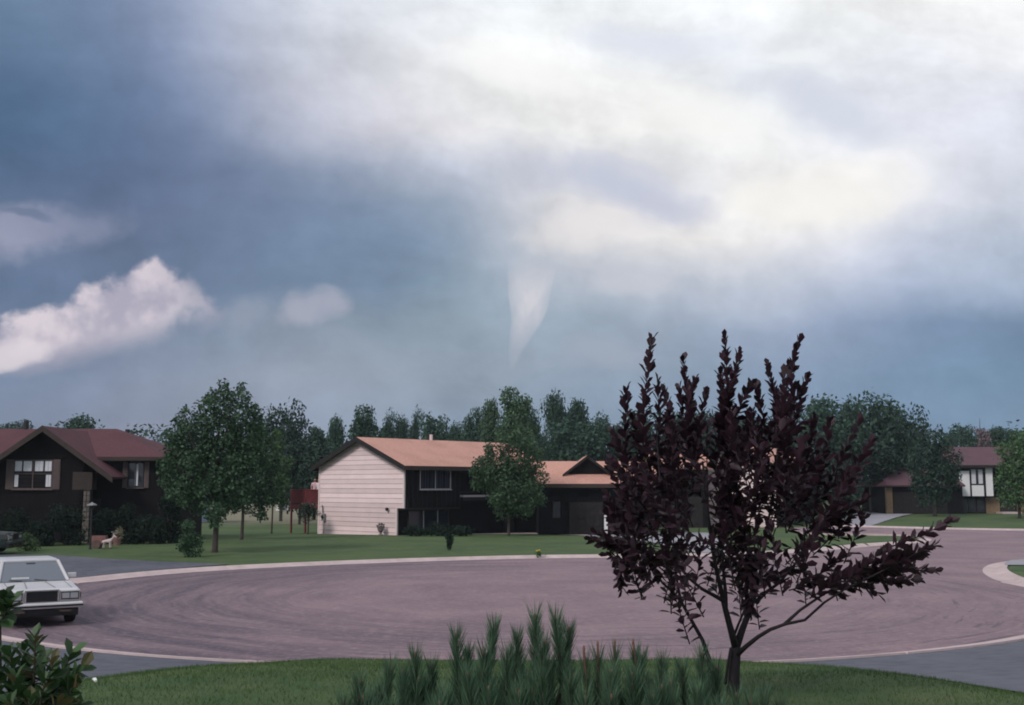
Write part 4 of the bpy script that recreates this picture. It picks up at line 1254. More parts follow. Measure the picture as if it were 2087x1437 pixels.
    for sx in (-1, 1):
        a, b_ = sorted((sx * 0.41, sx * 0.79))
        h = MB().box(a, b_, -0.005, 0.06, 0.60, 0.765).build('headlight', M_BLACK, root)
        m1 = (a + b_) / 2
        for (p, q) in ((a + 0.015, m1 - 0.008), (m1 + 0.008, b_ - 0.015)):
            MB().box(p, q, -0.022, -0.006, 0.622, 0.748).build('lens', M_LENS, h, bevel=0.008)
        bz = MB()
        bz.box(a - 0.02, a, -0.03, 0.05, 0.58, 0.785).box(b_, b_ + 0.02, -0.03, 0.05, 0.58, 0.785).box(a, b_, -0.03, 0.05, 0.766, 0.785).box(a, b_, -0.03, 0.05, 0.58, 0.599)
        bz.build('bezel', M_CHROME, h)
        c0, c1 = sorted((sx * 0.80, sx * 0.845))
        MB().box(c0, c1, 0.03, 0.22, 0.62, 0.74).build('corner_lamp', M_AMBER, root)
        p0, p1 = sorted((sx * 0.36, sx * 0.62))
        MB().box(p0, p1, -0.155, -0.148, 0.34, 0.385).build('turn_lamp', M_AMBER, root)
    bm_ = MB()
    bm_.prism([(-0.10, 0.415), (-0.135, 0.43), (-0.14, 0.53), (-0.09, 0.545), (0.06, 0.545), (0.06, 0.415)], 'x', -0.87, 0.87)
    bp_ = bm_.build('bumper', paint, root, bevel=0.02)
    MB().box(-0.875, 0.875, -0.155, -0.138, 0.455, 0.495).build('rub_strip', M_BLACK, bp_)
    MB().box(-0.79, 0.79, -0.06, 0.10, 0.24, 0.41).build('valance', M_BLACK, root, bevel=0.02)  # black here paints in the shadow below the bumper
    MB().box(-0.40, 0.40, -0.075, -0.061, 0.29, 0.375).build('air_intake', M_BLACK, root)
    bt_ = MB().prism([(4.40, 0.42), (4.56, 0.43), (4.57, 0.54), (4.40, 0.55)], 'x', -0.86, 0.86).build('bumper', M_CHROME if paint is M_CAR_G else paint, root, bevel=0.02)
    MB().box(-0.865, 0.865, 4.568, 4.585, 0.46, 0.505).build('rub_strip', M_BLACK, bt_)
    for sx in (-1, 1):
        a, b_ = sorted((sx * 0.45, sx * 0.82))
        MB().box(a, b_, 4.40, 4.45, 0.60, 0.76).build('tail_lamp', mat('red_lens', (0.25, 0.015, 0.012), 0.2) if 'red_lens' not in bpy.data.materials else bpy.data.materials['red_lens'], root, bevel=0.01)
        # doors: seams and handles, side moulding
        MB().box(*sorted((sx * 0.862, sx * 0.883)), 0.30, 4.2, 0.55, 0.59).build('side_moulding', M_CHROME if paint is M_CAR_G else M_BLACK, root)
        for y in (2.30, 3.20):
            MB().box(*sorted((sx * 0.862, sx * 0.885)), y, y + 0.16, 0.74, 0.77).build('door_handle', M_CHROME, root)
        mb = MB().box(*sorted((sx * 0.80, sx * 1.00)), 1.62, 1.70, 0.96, 1.075)
        mb.box(*sorted((sx * 0.75, sx * 0.82)), 1.63, 1.68, 0.95, 0.99)
        MB_ = mb.build('wing_mirror', paint, root, bevel=0.015)
    for y in (0.86, 3.50):
        for sx in (-1, 1):
            M_ = Matrix.Translation((sx * 0.76, y, 0.31)) @ Matrix.Rotation(R(90) * sx, 4, 'Y')
            w_ = MB(M_).lathe([(0.19, -0.09), (0.29, -0.10), (0.31, -0.07), (0.31, 0.07), (0.29, 0.095), (0.19, 0.085)], seg=22).build('wheel', M_RUBBER, root, smooth=False)
            MB(M_).lathe([(0.19, 0.05), (0.185, 0.085), (0.13, 0.10), (0.06, 0.115), (0.02, 0.12)], seg=18).build('hub_cap', M_HUB, w_)
    MB().box(-0.6, 0.6, 0.5, 4.0, 0.2, 0.3).build('underside', M_BLACK, root)

cp = P2(78, 1280)
car = empty('parked_sedan', (cp[0], cp[1] + 0.1, 0.0), R(31), 'white boxy sedan standing at the left edge of the turning circle', 'car')
sedan(car, M_CAR_W)
car.scale = (0.94, 0.94, 0.94)
dp = spot(36, 47.5)
car2 = empty('parked_sedan', (dp.x - 0.15, dp.y, float(terrain(dp.x, dp.y)) + 0.03), R(96), 'dark green sedan with bright bumper in the driveway beside the brown house', 'car')
sedan(car2, M_CAR_G)

# ================================================================ people on the deck
M_SKIN = mat('skin', (0.42, 0.23, 0.17), 0.6)
M_SHIRT = mat('pink_white_shirt', (0.74, 0.50, 0.54), 0.9, 0.05, 8)
M_SHIRT2 = mat('white_shirt', (0.76, 0.62, 0.66), 0.9, 0.05, 8)
M_TROUSER = mat('dark_trousers', (0.03, 0.02, 0.035), 0.9)
M_HAIR = mat('brown_hair', (0.06, 0.03, 0.022), 0.8, 0.3, 40)
M_SHOE = mat('pale_shoe', (0.5, 0.42, 0.40), 0.8)

def skin_mesh(verts, edges, name, root=0, sub=1):
    bm = bmesh.new()
    lay = bm.verts.layers.skin.verify()
    vs = []
    for (p, r_) in verts:
        v = bm.verts.new(p); vs.append(v)
        v[lay].radius = (r_, r_) if not isinstance(r_, tuple) else r_
    for a, b_ in edges:
        bm.edges.new((vs[a], vs[b_]))
    vs[root][lay].use_root = True
    me = bpy.data.meshes.new(name + '_frame'); bm.to_mesh(me); bm.free()
    o = bpy.data.objects.new('tmp', me); COL.objects.link(o)
    md = o.modifiers.new('s', 'SKIN'); md.use_smooth_shade = True
    if sub:
        m2 = o.modifiers.new('u', 'SUBSURF'); m2.levels = sub; m2.render_levels = sub
    res = evaluated(o, name)
    bpy.data.objects.remove(o)
    return res

def person(name, loc, rz, label, shirt, armpose, h=1.72):
    V = []; E = []
    def j(p, r_, par=None):
        V.append((Vector(p), r_)); i = len(V) - 1
        if par is not None: E.append((par, i))
        return i
    pel = j((0, 0, 0.95), (0.15, 0.11)); sp_ = j((0, 0.0, 1.13), (0.135, 0.10), pel); ch = j((0, 0.0, 1.34), (0.165, 0.115), sp_)
    nb_ = j((0, 0.01, 1.46), 0.06, ch); nk = j((0, 0.0, 1.53), 0.052, nb_); jw = j((0, -0.02, 1.575), (0.07, 0.08), nk); hd = j((0, -0.005, 1.645), (0.078, 0.095), jw); tp = j((0, 0.0, 1.71), (0.055, 0.07), hd)
    j((0, -0.115, 1.615), 0.012, hd)            # nose
    for s_ in (-1, 1):
        j((s_ * 0.085, 0.01, 1.62), 0.012, hd)    # ear
        hp = j((s_ * 0.09, 0, 0.88), 0.095, pel); kn = j((s_ * 0.10, -0.015, 0.50), 0.062, hp); an = j((s_ * 0.105, 0.02, 0.09), 0.042, kn)
        j((s_ * 0.115, -0.12, 0.035), (0.045, 0.03), an)
        sh = j((s_ * 0.185, 0, 1.40), 0.065, ch)
        el_, wr_ = armpose(s_)
        e = j(el_, 0.045, sh); w_ = j(wr_, 0.030, e)
        d = (Vector(wr_) - Vector(el_)).normalized()
        side = Vector((0, -1, 0)); side = (side - d * side.dot(d)).normalized()
        nrm = d.cross(side)
        pm = j(Vector(wr_) + d * 0.055, (0.034, 0.018), w_)
        for k, ln in enumerate((0.070, 0.082, 0.077, 0.060)):
            a_ = j(Vector(wr_) + d * 0.095 + side * (0.030 - 0.02 * k), 0.0085, pm)
            j(Vector(wr_) + d * (0.095 + ln) + side * (0.032 - 0.021 * k) + nrm * 0.015 * s_, 0.007, a_)
        t1 = j(Vector(wr_) + d * 0.045 + side * 0.045, 0.011, w_)
        j(Vector(wr_) + d * 0.085 + side * 0.062, 0.009, t1)
    k = h / 1.74
    V = [(p * k, (r_[0] * k, r_[1] * k) if isinstance(r_, tuple) else r_ * k) for p, r_ in V]
    me = skin_mesh(V, E, 'person')
    for m_ in (M_SKIN, shirt, M_TROUSER, M_SHOE): me.materials.append(m_)
    for p in me.polygons:
        c = p.center / k
        armdist = abs(c.x)
        if c.z < 0.085: mi = 3
        elif c.z < 1.0 and armdist < 0.19 and c.y > -0.17: mi = 2
        elif 0.98 <= c.z < 1.475 and (armdist < 0.20 or c.z > 1.22): mi = 1
        else: mi = 0
        p.material_index = mi
    root = bpy.data.objects.new(name, me); COL.objects.link(root)
    root.location = loc; root.rotation_euler = (0, 0, rz)
    tag(root, label, 'person')
    hv = [(Vector((0, 0.03, 1.67)) * k, 0.095 * k), (Vector((0, 0.055, 1.60)) * k, 0.075 * k), (Vector((0, 0.06, 1.53)) * k, 0.05 * k)]
    hm = skin_mesh(hv, [(0, 1), (1, 2)], 'hair')
    link('hair', hm, M_HAIR, root)
    for s_ in (-1, 1):
        MB().lathe([(0.004, 0), (0.011, 0.004), (0.004, 0.008)], (0, 0, 0), 8).build('eye', M_BLACK, root).matrix_local = Matrix.Translation((s_ * 0.032 * k, -0.088 * k, 1.645 * k)) @ Matrix.Rotation(R(90), 4, 'X')
    return root
pd = at(636, 1029, 72.3)
q = HF @ Vector((0.75, 9.45, 0))
person('person', (q.x, q.y, dz), R(10), 'person in a pink-white shirt and dark trousers at the deck railing, fully in view', M_SHIRT,
       lambda s_: ((s_ * 0.25, 0.02, 1.14), (s_ * 0.20, -0.16, 0.98)), 1.72)
q = HF @ Vector((0.5, 8.72, 0))
person('person', (q.x, q.y, dz), R(-25), 'person in a white shirt on the deck, half hidden behind the pale gable corner', M_SHIRT2,
       lambda s_: ((s_ * 0.24, 0.03, 1.13), (s_ * 0.24, -0.06, 0.89)), 1.70)

# ================================================================ garden things
M_CLAY = mat('faded_red_paint', (0.25, 0.125, 0.115), 0.85, 0.2, 6)
M_CLAY_D = mat('worn_brown_wood', (0.13, 0.085, 0.075), 0.9, 0.25, 8)
M_PALE = mat('pale_cast_stone', (0.55, 0.43, 0.43), 0.85, 0.1, 10)
M_FLOWER_W = mat('white_petal', (0.72, 0.72, 0.70), 0.7)
M_FLOWER_T = mat('tan_leaf', (0.24, 0.21, 0.13), 0.7, island=0.4)
M_YELLOW = mat('yellow_petal', (0.62, 0.50, 0.04), 0.7)

gl = spot(201, 51.5)
cart = empty('donkey_cart', gl, R(4), 'small faded red garden cart beside the black lamp post', 'garden ornament')
cb = MB(); cb.box(-0.33, 0.33, -0.17, 0.17, 0.20, 0.24).build('cart_floor', M_CLAY_D, cart)
for i in range(4):
    MB().box(-0.35, 0.35, -0.20, -0.172, 0.245 + i * 0.085, 0.245 + i * 0.085 + 0.078).build('plank', M_CLAY, cart)
    MB().box(-0.35, 0.35, 0.172, 0.20, 0.245 + i * 0.085, 0.245 + i * 0.085 + 0.078).build('plank', M_CLAY, cart)
MB().box(-0.35, -0.32, -0.171, 0.171, 0.245, 0.58).box(0.32, 0.35, -0.171, 0.171, 0.245, 0.58).build('end_board', M_CLAY_D, cart)
for sy in (-1, 1):
    M_ = Matrix.Translation((-0.05, sy * 0.25, 0.20)) @ Matrix.Rotation(R(90), 4, 'X')
    wh = MB(M_).lathe([(0.17, -0.02), (0.20, -0.02), (0.20, 0.02), (0.17, 0.02)], seg=16).build('wheel', M_CLAY_D, cart)
    for a in range(4):
        t = a * math.pi / 4
        MB(M_).box(-0.18, 0.18, -0.012, 0.012, -0.012, 0.012).build('spoke', M_CLAY_D, wh).matrix_local = Matrix.Translation((-0.05, sy * 0.25, 0.2)) @ Matrix.Rotation(t, 4, 'Y') @ Matrix.Translation((0.05, -sy * 0.25, -0.2))
    MB().tube([(0.33, sy * 0.14, 0.26), (0.85, sy * 0.13, 0.30)], 0.014, 5).build('shaft', M_CLAY_D, cart)
# donkey ornament in the shafts, facing right
def donkey(loc, rz):
    V = []; E = []
    def j(p, r_, par=None):
        V.append((p, r_)); i = len(V) - 1
        if par is not None: E.append((par, i))
        return i
    ch = j((0.14, 0, 0.36), (0.085, 0.095)); md_ = j((0.0, 0, 0.37), (0.08, 0.085), ch); rp = j((-0.16, 0, 0.38), (0.082, 0.085), md_)
    n1 = j((0.23, 0, 0.45), 0.055, ch); n2 = j((0.29, 0, 0.54), 0.045, n1); hd = j((0.33, 0, 0.585), 0.048, n2); mz = j((0.43, 0, 0.535), 0.032, hd); j((0.46, 0, 0.52), 0.026, mz)
    for s_ in (-1, 1):
        e = j((0.305, s_ * 0.03, 0.64), 0.014, hd); j((0.29, s_ * 0.045, 0.71), 0.008, e)
        sh = j((0.15, s_ * 0.05, 0.30), 0.045, ch); kn = j((0.155, s_ * 0.055, 0.17), 0.024, sh); j((0.15, s_ * 0.055, 0.05), 0.020, kn)
        st = j((-0.15, s_ * 0.05, 0.30), 0.06, rp); sf = j((-0.11, s_ * 0.055, 0.24), 0.035, st); hk = j((-0.18, s_ * 0.055, 0.15), 0.022, sf); j((-0.165, s_ * 0.055, 0.04), 0.019, hk)
    t = j((-0.25, 0, 0.36), 0.018, rp); j((-0.29, 0, 0.24), 0.014, t)
    me = skin_mesh(V, E, 'donkey')
    o = link('donkey_ornament', me, M_PALE, None)
    o.location = loc; o.rotation_euler = (0, 0, rz)
    for s_ in (-1, 1):
        for (x, z) in ((0.15, 0.0), (-0.165, 0.0)):
            MB().lathe([(0.026, 0), (0.020, 0.045)], (x, s_ * 0.055, z), 8).build('hoof', M_CLAY_D, o)
    tag(o, 'small pale donkey ornament in front of the red cart, head to the right', 'garden ornament')
dn = spot(218, 51.0)
donkey(dn, R(-8))
# lamp post
lp = spot(183.5, 50.8)
post = empty('lamp_post', lp, 0, 'slim black garden lamp post with a pale-capped lantern by the red cart', 'lamp post')
MB().tube([(0, 0, 0), (0, 0, 0.15), (0, 0, 1.75)], [0.075, 0.045, 0.040], 8).build('pole', M_METAL_D, post)
ln = MB().lathe([(0.06, 1.75), (0.13, 1.95), (0.13, 1.97)], seg=6).build('lantern', M_METAL_D, post)
MB().lathe([(0.055, 1.78), (0.115, 1.945), (0.05, 1.95)], seg=6).build('pane', M_GLASS, ln)
MB().lathe([(0.24, 1.972), (0.22, 2.02), (0.05, 2.09), (0.02, 2.13)], seg=6).build('cap', M_GREY, ln)
M_BK = M_METAL_D
MB().box(-0.30, 0.0, -0.02, 0.02, 1.40, 1.43).build('cross_bar', M_METAL_D, post)

def leaf_arrays(P, D, N, size, tmpl, faces):
    """leaves from numpy arrays: base points, directions, rough normals, sizes"""
    D = D / (np.linalg.norm(D, axis=1, keepdims=True) + 1e-9)
    Sx = np.cross(D, N); Sx /= (np.linalg.norm(Sx, axis=1, keepdims=True) + 1e-9)
    Nn = np.cross(Sx, D)
    T = np.array(tmpl, float)
    V = P[:, None, :] + size[:, None, None] * (D[:, None, :] * T[None, :, 0:1] + Sx[:, None, :] * T[None, :, 1:2] + Nn[:, None, :] * T[None, :, 2:3])
    n, k = len(P), len(T)
    V = V.reshape(-1, 3)
    off = (np.arange(n) * k)[:, None]
    loops = []; starts = []; tot = []
    Fs = [np.array(f) for f in faces]
    out_l = np.concatenate([(off + f[None, :]) for f in Fs], 1)      # per leaf concatenated loops
    sizes = np.array([len(f) for f in faces])
    return V, out_l.ravel(), np.tile(sizes, n)

def mesh_np(name, V, loops, sizes, smooth=False):
    me = bpy.data.meshes.new(name)
    me.vertices.add(len(V)); me.vertices.foreach_set('co', V.ravel().astype(np.float32))
    me.loops.add(len(loops)); me.loops.foreach_set('vertex_index', loops.astype(np.int32))
    st = np.concatenate([[0], np.cumsum(sizes)[:-1]])
    me.polygons.add(len(sizes)); me.polygons.foreach_set('loop_start', st.astype(np.int32))
    me.update(calc_edges=True)
    me.validate()
    return me

RHOMB = [(0, 0, 0), (0.45, -0.32, 0.07), (1, 0, -0.04), (0.45, 0.32, 0.07)]
RHOMB_F = [(0, 1, 2), (0, 2, 3)]
LEAF6 = [(0, 0, 0), (0.30, -0.20, 0.06), (0.70, -0.28, 0.05), (1.0, 0, -0.07), (0.70, 0.28, 0.05), (0.30, 0.20, 0.06), (0.5, 0, -0.02)]
LEAF6_F = [(0, 1, 6), (1, 2, 6), (2, 3, 6), (3, 4, 6), (4, 5, 6), (5, 0, 6)]
BLADE = [(0, -0.06, 0), (0, 0.06, 0), (0.55, 0.045, 0.04), (1.0, 0, 0.16), (0.55, -0.045, 0.04)]
BLADE_F = [(0, 1, 2, 4), (4, 2, 3)]

def rand_dirs(n, g=rng):
    v = g.normal(size=(n, 3)); return v / np.linalg.norm(v, axis=1, keepdims=True)

def foliage(name, lobes, n, leaf, g, flat=0.55, up=0.25, shell=0.55, tmpl=RHOMB, faces=RHOMB_F):
    """leaves scattered through lobes (x, y, z, rx, ry, rz); flat = how much they face outwards"""
    L = np.array(lobes, float)
    wts = (L[:, 3] * L[:, 4] + L[:, 4] * L[:, 5] + L[:, 3] * L[:, 5]); wts /= wts.sum()
    k = g.choice(len(L), n, p=wts)
    d = rand_dirs(n, g)
    r_ = shell + (1.06 - shell) * g.random(n) ** 0.7
    r_ *= 1 + 0.10 * g.normal(size=n)
    P = L[k, :3] + d * r_[:, None] * L[k, 3:6]
    N = d * flat + rand_dirs(n, g) * 0.6 + np.array([0, 0, up])
    D = rand_dirs(n, g) + d * 0.5 + np.array([0, 0, -0.15])
    D -= N * (np.sum(D * N, 1) / (np.sum(N * N, 1) + 1e-9))[:, None]
    size = leaf * (0.65 + 0.7 * g.random(n))
    return mesh_np(name, *leaf_arrays(P, D, N, size, tmpl, faces))

# potted flowers to the right of the donkey
fp = spot(238, 54.0)
pot = empty('flower_pot', fp, 0, 'clay pot with white flowers to the right of the donkey ornament', 'flower pot')
MB().lathe([(0.15, 0), (0.20, 0.28), (0.23, 0.29), (0.23, 0.35), (0.19, 0.35), (0.15, 0.1)], seg=14).build('pot', M_CLAY, pot)
g0_ = np.random.default_rng(5)
link('leaves', foliage('leaves', [(0, 0, 0.5, 0.26, 0.22, 0.22), (0.1, 0, 0.72, 0.18, 0.15, 0.16)], 260, 0.09, g0_), M_FLOWER_T, pot)
for i in range(9):
    x, y, z = g0_.uniform(-0.2, 0.06), g0_.uniform(-0.2, 0.0), g0_.uniform(0.55, 0.75)
    MB().lathe([(0.01, -0.02), (0.055, 0.015), (0.02, 0.02)], (x, y, z), 6).build('flower', M_FLOWER_W, pot)

# grey urn against the pale gable
ur = HF @ Vector((-0.45, 1.55, 0)); ur.z = float(terrain(ur.x, ur.y))
urn = empty('garden_urn', ur, 0, 'small grey garden urn at the foot of the pale boarded gable', 'urn')
MB().lathe([(0.15, 0), (0.15, 0.05), (0.07, 0.10), (0.07, 0.16), (0.17, 0.28), (0.22, 0.48), (0.25, 0.50), (0.24, 0.53), (0.18, 0.52)], seg=16).build('bowl', mat('grey_stone', (0.20, 0.17, 0.175), 0.9, 0.25, 12), urn)
link('leaves', foliage('leaves', [(0, 0, 0.60, 0.2, 0.2, 0.14)], 120, 0.09, g0_), M_SHRUB, urn)

# small litter on the near driveway, yellow flower by the kerb
lt = ground_at(193, 1394)
MB().tube([(-0.03, 0.05, 0.012), (0.0, 0.0, 0.02), (0.03, -0.05, 0.012)], [0.012, 0.016, 0.012], 6).build('paper_scrap', M_WHITE)
o = bpy.data.objects['paper_scrap']; o.location = lt; o.location.z += 0.02
tag(o, 'white scrap lying on the near driveway beside the lawn edge', 'litter')
yf_ = spot(1097, 46.2)
yl = empty('yellow_flower', yf_, 0, 'small yellow flower clump in the lawn by the far kerb', 'flower')
link('leaves', foliage('leaves', [(0, 0, 0.08, 0.12, 0.12, 0.08)], 60, 0.1, g0_), M_LEAF_LT, yl)
for i in range(6):
    MB().lathe([(0.01, -0.02), (0.05, 0.02), (0.015, 0.03)], (g0_.uniform(-0.1, 0.1), g0_.uniform(-0.1, 0.1), g0_.uniform(0.14, 0.26)), 6).build('bloom', M_YELLOW, yl)

# ================================================================ trees
def profile_lobes(g, prof, n, lob, aspect):
    out_ = []
    for i in range(n):
        t = (i + g.random()) / n
        a = g.uniform(0, 2 * math.pi)
        pr = prof(t) * 0.5
        rr = pr * g.uniform(0.25, 0.8)
        r_ = lob * g.uniform(0.65, 1.25)
        out_.append((rr * math.cos(a), rr * math.sin(a), 0.06 + 0.86 * t, r_, r_, r_ * aspect * g.uniform(0.8, 1.15)))
    return out_

PROFS = {
    'round': (lambda t: math.sin(math.pi * (0.14 + 0.68 * t)) ** 0.7, 24, 0.20, 0.85),
    'wide': (lambda t: math.sin(math.pi * (0.22 + 0.60 * t)) ** 0.6, 26, 0.19, 1.0),
    'tall': (lambda t: math.sin(math.pi * (0.16 + 0.66 * t)) ** 0.8, 24, 0.23, 0.6),
    'column': (lambda t: 0.8 * math.sin(math.pi * (0.2 + 0.62 * t)) ** 0.5, 20, 0.27, 0.45),
    'pointed': (lambda t: max(0.05, 1.0 - t) ** 0.6, 24, 0.20, 0.65),
    'ragged': (lambda t: 0.95 * math.sin(math.pi * (0.14 + 0.68 * t)) ** 0.5 * (0.72 + 0.28 * math.sin(t * 17)), 18, 0.19, 0.7),
}
PROTO = {}
for i, (k, (pf, n, lob, asp)) in enumerate(PROFS.items()):
    for v in range(2):
        g = np.random.default_rng(100 + i * 7 + v)
        lb = profile_lobes(g, pf, n, lob, asp)
        PROTO[k, v] = foliage('crown_' + k, lb, 5200, 0.052, g, shell=0.4)

def trunk_mesh(g, limbs=5):
    """unit trunk: 1 tall (to the middle of the crown), radius about 1 at the foot"""
    mb = MB()
    mb.tube([(0, 0, -0.5), (0.03, 0.01, 2.5), (0.0, 0.04, 5.0), (-0.05, 0.0, 7.5), (0, 0, 10.0)], [0.26, 0.20, 0.16, 0.11, 0.05], 8)
    for i in range(limbs):
        a = g.uniform(0, 2 * math.pi); z = g.uniform(4.0, 7.5)
        mb.tube([(0, 0, z), (1.0 * math.cos(a), 1.0 * math.sin(a), z + 1.2), (1.8 * math.cos(a), 1.8 * math.sin(a), z + 2.6)], [0.08, 0.055, 0.02], 6)
    return mb.mesh('trunk')
TRUNKS = [trunk_mesh(np.random.default_rng(50 + i)) for i in range(3)]
for t_ in TRUNKS: t_.materials.append(M_BARK)

TREE_N = [0]
def bg_tree(px, depth, top, bottom, wpx, kind, mat_, label, group):
    i = TREE_N[0]; TREE_N[0] += 1
    p = spot(px, depth)
    root = empty('tree', p, rnd.uniform(0, 6.28), label, 'tree', group)
    zt, zb = at(px, top, depth).z - p.z, at(px, bottom, depth).z - p.z
    wm = wpx / F * depth
    me = PROTO[kind, i % 2]
    key = (me.name, mat_.name)
    if key not in PROTO:
        m2 = me.copy(); m2.materials.clear(); m2.materials.append(mat_); PROTO[key] = m2
    c = link('crown', PROTO[key], None, root)
    c.location = (0, 0, zb); c.scale = (wm, wm, zt - zb)
    t = link('trunk', TRUNKS[i % 3], None, root)
    k_ = (zb + (zt - zb) * 0.6) / 10
    t.scale = (k_, k_, k_)
    return root

G1 = 'trees in the belt behind the houses'
BG = [
    (150, 118, 852, 960, 85, 'wide', M_LEAF_BG, 'rounded tree top showing above the red roof of the brown house'),
    (22, 125, 864, 960, 70, 'wide', M_LEAF_BG, 'tree top barely showing over the left end of the red roof'),
    (572, 100, 838, 1010, 78, 'round', M_LEAF_DK, 'dark full tree directly right of the big maple'),
    (610, 92, 900, 1035, 62, 'wide', M_LEAF_DK, 'low dark tree behind the left end of the wooden deck'),
    (652, 90, 905, 1035, 80, 'wide', M_LEAF_DK, 'low dark tree between the wooden deck and the pale gable'),
    (640, 104, 866, 1000, 52, 'pointed', M_LEAF_BG, 'small pointed tree left of the pale gable peak'),
    (681, 112, 850, 1000, 46, 'pointed', M_LEAF_BG, 'slender pointed tree just left of the salmon roof peak'),
    (735, 110, 834, 1000, 74, 'ragged', M_LEAF_BG, 'broad ragged tree rising behind the salmon roof peak'),
    (783, 122, 846, 1000, 36, 'column', M_LEAF_BG, 'first narrow column tree right of the salmon roof peak'),
    (812, 122, 849, 1000, 30, 'column', M_LEAF_BG, 'second narrow column tree right of the salmon roof peak'),
    (841, 126, 840, 1000, 24, 'column', M_LEAF_BG, 'thin leaning spire of a tree above the middle of the salmon roof'),
    (888, 118, 846, 1000, 62, 'round', M_LEAF_BG, 'bushy tree above the roof vent of the split level house'),
    (930, 128, 868, 1000, 52, 'wide', M_LEAF_BG, 'low bluish tree between the vent and the lawn tree'),
    (965, 124, 838, 1000, 52, 'ragged', M_LEAF_BG, 'ragged tree left of the tall pale green one'),
    (1000, 116, 812, 990, 42, 'tall', M_LEAF_MID, 'slim pale tree top beside the tallest tree behind the house'),
    (1052, 100, 797, 960, 80, 'ragged', M_LEAF_MID, 'tallest green tree rising behind the salmon roof'),
    (1092, 108, 832, 990, 40, 'column', M_LEAF_BG, 'dark shoulder tree hugging the right side of the tallest one'),
    (1140, 122, 800, 990, 46, 'column', M_LEAF_BG, 'left one of the twin airy trees above the garage wing'),
    (1178, 122, 812, 990, 50, 'tall', M_LEAF_BG, 'right one of the twin airy trees above the garage wing'),
    (1160, 116, 862, 1000, 110, 'wide', M_LEAF_BG, 'broad low tree under the twin airy trees'),
    (1228, 118, 858, 1000, 60, 'round', M_LEAF_BG, 'round tree behind the small cross gable'),
    (1262, 126, 862, 1000, 56, 'pointed', M_LEAF_BG, 'green tree right behind the left edge of the plum tree'),
    (1310, 122, 846, 1000, 80, 'round', M_LEAF_BG, 'tree seen between the two left spikes of the plum tree'),
    (1372, 126, 850, 1000, 70, 'wide', M_LEAF_BG, 'tree seen behind the second spike of the plum tree'),
    (1435, 124, 838, 1000, 74, 'tall', M_LEAF_BG, 'tree in the gap left of the middle plum spikes'),
    (1530, 126, 846, 1000, 84, 'round', M_LEAF_BG, 'tree in the gap right of the middle plum spikes'),
    (1598, 120, 842, 1000, 70, 'wide', M_LEAF_BG, 'tree behind the right-hand spikes of the plum tree'),
    (1672, 112, 812, 1010, 96, 'round', M_LEAF_BG, 'domed tree just right of the plum tree spikes'),
    (1737, 116, 822, 1010, 84, 'wide', M_LEAF_BG, 'lower middle tree of the right-hand grove'),
    (1805, 110, 816, 1010, 104, 'wide', M_LEAF_BG, 'highest tree of the right-hand grove with a notched top'),
    (1850, 108, 848, 1010, 72, 'round', M_LEAF_DK, 'dark tree at the right flank of the grove'),
    (1700, 100, 880, 1020, 100, 'wide', M_LEAF_DK, 'low dark tree filling the foot of the right-hand grove'),
    (1775, 106, 895, 985, 110, 'wide', M_LEAF_DK, 'low dark tree above the maroon garage roof'),
    (1975, 150, 866, 960, 50, 'round', M_LEAF_BG, 'small round tree behind the maroon main roof'),
    (2032, 150, 872, 960, 48, 'ragged', M_LEAF_BG, 'ragged tree behind the right end of the maroon roof'),
    (1938, 155, 884, 960, 44, 'wide', M_LEAF_BG, 'low tree between the grove and the maroon roof'),
    (2070, 160, 878, 960, 50, 'wide', M_LEAF_BG, 'far tree at the right edge above the light green one'),
]
for (px, d, tp_, bt_, w_, k, m_, lab) in BG:
    bg_tree(px, d, tp_, bt_, w_ * 1.42, k, m_, lab, G1)

# far wood closing the view behind everything
g = np.random.default_rng(31)
lb = []
for px in range(-350, 2500, 34):
    D = 175 + g.uniform(-12, 12)
    tp_ = 884 + g.uniform(-14, 12)
    x = spot(px, D).x; zt = at(1043, tp_, D).z
    r_ = g.uniform(1.9, 3.2)
    lb.append((x, D, zt - r_ * 0.7, r_, r_, r_)); lb.append((x + g.uniform(-1, 1), D - 2, (zt - r_) * 0.55, r_ * 1.1, r_, zt * 0.35)); lb.append((x + g.uniform(-1, 1), D - 3, 1.0, r_ * 1.1, r_, 1.6))
fw_ = link('far_wood', foliage('far_wood', lb, 30000, 0.75, g, shell=0.3), M_LEAF_BG)
tag(fw_, 'distant wood running along the horizon', 'wood', kind='stuff')

